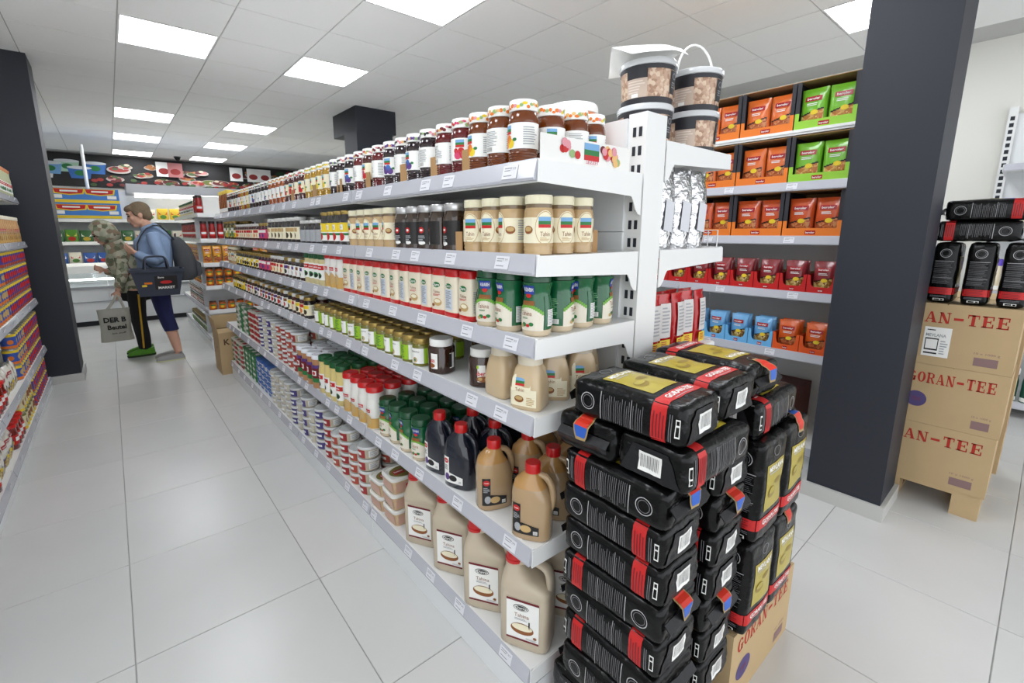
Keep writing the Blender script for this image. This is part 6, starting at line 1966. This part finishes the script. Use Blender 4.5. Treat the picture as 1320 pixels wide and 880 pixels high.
# backpack
bp = thing('backpack', 'dark grey backpack on the back of the person in denim', 'backpack', (.40, 6.22, 0), PI)
BPM = M('grey_nylon', (70, 72, 76), .8, bump=.35, bscale=40, var=.1, vscale=20)
m = MB().loft([(-.205, 0, .070, .130, .88, 3), (-.225, 0, .100, .145, .92, 3), (-.225, 0, .105, .148, 1.08, 3), (-.205, 0, .090, .140, 1.22, 3), (-.17, 0, .062, .115, 1.32, 2.6), (-.155, 0, .03, .06, 1.355, 2.2)], BPM, 22)
obj('bag_body', m.mesh('bag_body', 60), bp)
m = MB().loft([(-.325, 0, .022, .105, .92, 3), (-.340, 0, .034, .115, .95, 3), (-.335, 0, .032, .112, 1.06, 3), (-.31, 0, .016, .10, 1.10, 3)], BPM, 20)
obj('pocket', m.mesh('pocket', 60), bp)
for sd in (-1, 1):
    obj('strap', MB().tube([(-.14, sd*.085, 1.32), (-.03, sd*.105, 1.475), (.09, sd*.115, 1.44), (.185, sd*.12, 1.28), (.17, sd*.13, 1.13), (.05, sd*.155, 1.00), (-.13, sd*.13, .95)], [(.022, .006)]*7, BPM, 8, smooth=1).mesh('strap', 60), bp)
obj('grab_handle', MB().tube([(-.16, -.03, 1.345), (-.165, -.02, 1.385), (-.165, .02, 1.385), (-.16, .03, 1.345)], .007, BPM, 6, smooth=1).mesh('grab_handle', 60), bp)
# shopping basket on the forearm
sb = thing('shopping_basket', 'dark blue-grey plastic shopping basket hanging from the forearm', 'basket', (.335, 5.885, .765), PI)
SBM = M('basket_plastic', (52, 58, 72), .5)
def ring_box(a0, b0, a1, b1, z0, z1, t, m):
    mb = MB()
    for (pa, pb) in ((0, 1), (1, 2), (2, 3), (3, 0)):
        C0 = [(-a0, -b0), (a0, -b0), (a0, b0), (-a0, b0)]; C1 = [(-a1, -b1), (a1, -b1), (a1, b1), (-a1, b1)]
        i0 = [(x*(1-t/a0), y*(1-t/b0)) for x, y in C0]; i1 = [(x*(1-t/a1), y*(1-t/b1)) for x, y in C1]
        v = [(*C0[pa], z0), (*C0[pb], z0), (*C1[pb], z1), (*C1[pa], z1), (*i0[pa], z0), (*i0[pb], z0), (*i1[pb], z1), (*i1[pa], z1)]
        mb.add(v, [(0, 1, 2, 3), (5, 4, 7, 6), (3, 2, 6, 7), (0, 4, 5, 1)], m)
    return mb
obj('wall', ring_box(.165, .105, .215, .150, 0, .250, .004, SBM).mesh('wall', 0), sb)
obj('base', MB().b2((-.165, -.105, 0), (.165, .105, .004), SBM).mesh('floor', 0), sb)
obj('rim', ring_box(.226, .160, .230, .164, .245, .275, .016, SBM).mesh('rim', 0), sb)
for sd in (-1, 1):
    obj('handle', MB().tube([(-.10, sd*.150, .265), (-.085, sd*.05, .37), (-.05, sd*.018, .395), (.05, sd*.018, .395), (.085, sd*.05, .37), (.10, sd*.150, .265)], .009, SBM, 8, smooth=1).mesh('handle', 60), sb)
dec = MB()
fb = lambda u, v: (-u, .105+.045*v/.25+.0020, v)
fb2 = lambda u, v: (-u, .105+.045*v/.25+.0032, v)
dec.grid(fb, -.035, .155, .065, .205, M('sticker_black', (28, 24, 24), .4), 1, 1)
dec.text('MARKET', fb2, .06, .085, .14, .026, PAPER, .03); dec.text('Euro', fb2, .02, .19, .05, .018, PAPER, .02)
dec.disc(fb2, .06, .14, .05, .016, REDP); dec.grid(fb, -.12, -.055, .125, .145, ORAP, 1, 1); dec.grid(fb, -.14, -.10, .10, .120, YELP, 1, 1)
obj('sticker', dec.mesh('sticker', 0), sb)

# ---------------------------------------------------------------- hooded youngster
chd = thing('person', 'person in hooded camouflage jacket and black track trousers, seen from the side', 'person', (.165, 6.66, 0), PI)
b = MB()
HC = (.215, 0, 1.395); HP = .5
P = head(b, HC, .95, HP)
b.tube([(.11, 0, 1.16), (.14, 0, 1.25), (.18, 0, 1.33)], [.058, .050, .052], SKIN, 12)
b.tube([(.0, 0, .74), (.005, 0, .86), (.04, 0, 1.02), (.085, 0, 1.16), (.11, 0, 1.22)], [(.135, .10), (.125, .092), (.13, .095), (.13, .09), (.07, .06)], SKIN, 14)
for sd in (-1, 1):
    b.tube([(.0, sd*.08, .78), (.01, sd*.08, .60), (.015, sd*.08, .42), (.0, sd*.08, .25), (-.01, sd*.08, .08)], [.080, .066, .052, .048, .034], SKIN, 10, smooth=1)
    b.tube([(-.05, sd*.08, .05), (.05, sd*.085, .04), (.14, sd*.09, .025)], [(.034, .036), (.038, .032), (.03, .018)], SKIN, 10)
b.tube([(.10, .13, 1.18), (.09, .185, 1.02), (.12, .20, .89), (.165, .20, .78)], [.044, .040, .034, .024], SKIN, 10)
b.tube([(.10, -.13, 1.18), (.10, -.18, 1.03), (.16, -.17, .93), (.25, -.10, .99)], [.044, .040, .034, .024], SKIN, 10)
hand(b, (.165, .20, .78), (.15, 0, -1), (-.3, -1, 0), .9, 1.0, -1)
hand(b, (.25, -.10, .99), (.8, .4, .3), (-.2, .6, .2), .9, .7, -1)
obj('body', remesh(b, 'body', .0075, SKIN, 3), chd)
face_parts(chd, P, .95)
CAMO = M_cells('camouflage_cloth', [(172, 174, 150), (142, 148, 120), (196, 192, 170), (112, 116, 92), (152, 132, 110), (184, 184, 160)], 24, .9)
j_ = MB()
j_.tube([(.0, 0, .735), (.0, 0, .80), (.01, 0, .90), (.045, 0, 1.04), (.085, 0, 1.15), (.115, 0, 1.225)], [(.150, .130), (.168, .142), (.165, .138), (.168, .136), (.160, .120), (.095, .085)], CAMO, 18, smooth=1)
j_.tube([(.10, .125, 1.18), (.09, .19, 1.02), (.12, .205, .89), (.155, .203, .81)], [.062, .056, .052, .044], CAMO, 12)
j_.tube([(.10, -.125, 1.18), (.10, -.185, 1.03), (.16, -.175, .93), (.23, -.115, .98)], [.062, .056, .052, .044], CAMO, 12)
jo = obj('jacket', remesh(j_, 'jacket', .0085, CAMO, 3), chd)
obj('badge', MB().box((.06, .146, .985), (.095, .014, .085), M('badge_dark_red', (150, 26, 34), .6), ry=.5).mesh('badge', 0), jo)
# hood: open at the face
hd = MB(); R_ = Matrix.Rotation(HP, 3, 'Y')
vs_ = []; fs_ = []; seg, n = 22, 12
for layer, rr in ((0, 1.0), (1, .93)):
    for j in range(n+1):
        t = j/n
        ang = .95+(PI-.95)*t           # from the face opening round to the back
        for i in range(seg):
            a_ = 2*PI*i/seg
            x_ = math.cos(ang)*.128*rr-.010
            rad = math.sin(ang)
            y_ = rad*math.cos(a_)*.112*rr; z_ = rad*math.sin(a_)*.142*rr+.005
            if z_ < -.06: x_ -= .02
            p = Vector((x_, y_, z_))
            p += Vector((0, noise.noise(p*14)*.008, noise.noise(p*12+Vector((3, 3, 3)))*.008))
            vs_.append(Vector(HC)+R_ @ p)
N1 = (n+1)*seg
for j in range(n):
    for i in range(seg):
        k = (i+1) % seg
        fs_.append((j*seg+i, j*seg+k, (j+1)*seg+k, (j+1)*seg+i)); fs_.append((N1+j*seg+i, N1+(j+1)*seg+i, N1+(j+1)*seg+k, N1+j*seg+k))
for i in range(seg):
    k = (i+1) % seg
    fs_.append((i, N1+i, N1+k, k))
hd.add(vs_, fs_, CAMO)
hd.tube([(.095, 0, 1.17), (.115, 0, 1.23), (.145, 0, 1.30)], [(.12, .10), (.105, .092), (.09, .085)], CAMO, 16)
obj('hood', hd.mesh('hood', 70), chd)
TRK = M('black_track_cloth', (28, 27, 30), .85, bump=.2, bscale=60)
t_ = MB()
t_.tube([(.0, 0, .64), (.0, 0, .72), (.003, 0, .80)], [(.135, .105), (.15, .12), (.14, .11)], TRK, 16)
for sd in (-1, 1):
    t_.tube([(.0, sd*.078, .76), (.01, sd*.08, .60), (.015, sd*.082, .42), (.0, sd*.08, .24), (-.005, sd*.08, .10), (-.005, sd*.08, .075)], [.092, .082, .074, .070, .062, .048], TRK, 14, smooth=1)
to = obj('track_trousers', remesh(t_, 'track_trousers', .0085, TRK, 3), chd)
for sd in (-1, 1):
    pts = [(-.01+.004*k, sd*(.078+[.097, .088, .082, .077, .073, .066][k]), [.72, .60, .46, .32, .20, .10][k]) for k in range(6)]
    obj('yellow_stripe', MB().tube(pts, [(.009, .006)]*6, M('yellow_stripe', (206, 160, 40), .7), 8, smooth=1).mesh('yellow_stripe', 60), to)
GSH = M('green_trainer', (86, 150, 40), .7, var=.3, vscale=40)
for sd in (-1, 1):
    yw = sd*.088; xo = .03+(.05 if sd < 0 else 0)*0
    m = MB().loft([(.035, yw, .130, .046, .022, 2.8), (.035, yw, .128, .045, .04, 2.8), (.015, yw, .105, .042, .062, 2.4), (-.03, yw, .060, .040, .090, 2.2)], GSH, 22)
    o = obj('shoe', m.mesh('shoe', 60), chd)
    obj('sole', MB().loft([(.035, yw, .132, .047, 0, 2.8), (.035, yw, .136, .049, .022, 2.8)], M('dark_green_sole', (44, 60, 30), .7), 22).mesh('sole', 40), o)
    obj('laces', MB().box((.065, yw, .060), (.06, .035, .012), M('pale_lace', (190, 200, 170), .8), ry=.35).mesh('laces', 0), o)
# cloth tote bag
tb = thing('tote_bag', 'pale grey cloth tote bag with black lettering held low', 'bag', (.165, 6.66, 0), PI)
TOT = M('tote_canvas', (176, 174, 162), .9, bump=.2, bscale=40, var=.05, vscale=8)
vs_ = []; fs_ = []; nu, nv = 24, 12
for j in range(nv+1):
    t = j/nv
    w_ = .145-.012*math.sin(PI*t); th = .045*math.sin(PI*(.18+.74*t))+.006
    for i in range(nu):
        a_ = 2*PI*i/nu
        p = Vector((.225+w_*math.copysign(abs(math.cos(a_))**.6, math.cos(a_)), .225+th*math.sin(a_), .235+.355*t+.03*math.sin(a_*1.0)*0))
        p += Vector((noise.noise(p*8)*.012, noise.noise(p*10+Vector((4, 1, 2)))*.016, noise.noise(p*7)*.01))
        vs_.append(p)
for j in range(nv):
    for i in range(nu):
        k = (i+1) % nu
        fs_.append((j*nu+i, j*nu+k, (j+1)*nu+k, (j+1)*nu+i))
fs_ += [tuple(reversed(range(nu)))]
obj('bag_body', MB().add(vs_, fs_, TOT).mesh('bag_body', 60), tb)
def ft(u, v):
    x_ = .225-u; t = (v-.235)/.355
    th = .045*math.sin(PI*(.18+.74*t))+.006
    c_ = max(0, 1-(abs(u)/.14)**3)**.5
    p = Vector((x_, .225+th*c_, v))
    return (p.x, p.y+noise.noise(p*10+Vector((4, 1, 2)))*.016+.008, p.z)
l = MB().text('DER B', ft, .0, .475, .19, .055, INK, .04).text('Beutel', ft, .01, .395, .16, .05, INK, .04).text('aus stoff', ft, .02, .33, .12, .020, INK, .01)
obj('lettering', l.mesh('lettering', 0), tb)
for sd in (-1, 1):
    obj('handle', MB().tube([(.13, .225+sd*.02, .58), (.15, .22+sd*.012, .66), (.178, .215, .735), (.22, .22+sd*.012, .66), (.28, .225+sd*.02, .58)], [(.012, .004)]*5, TOT, 8, smooth=1).mesh('handle', 60), tb)
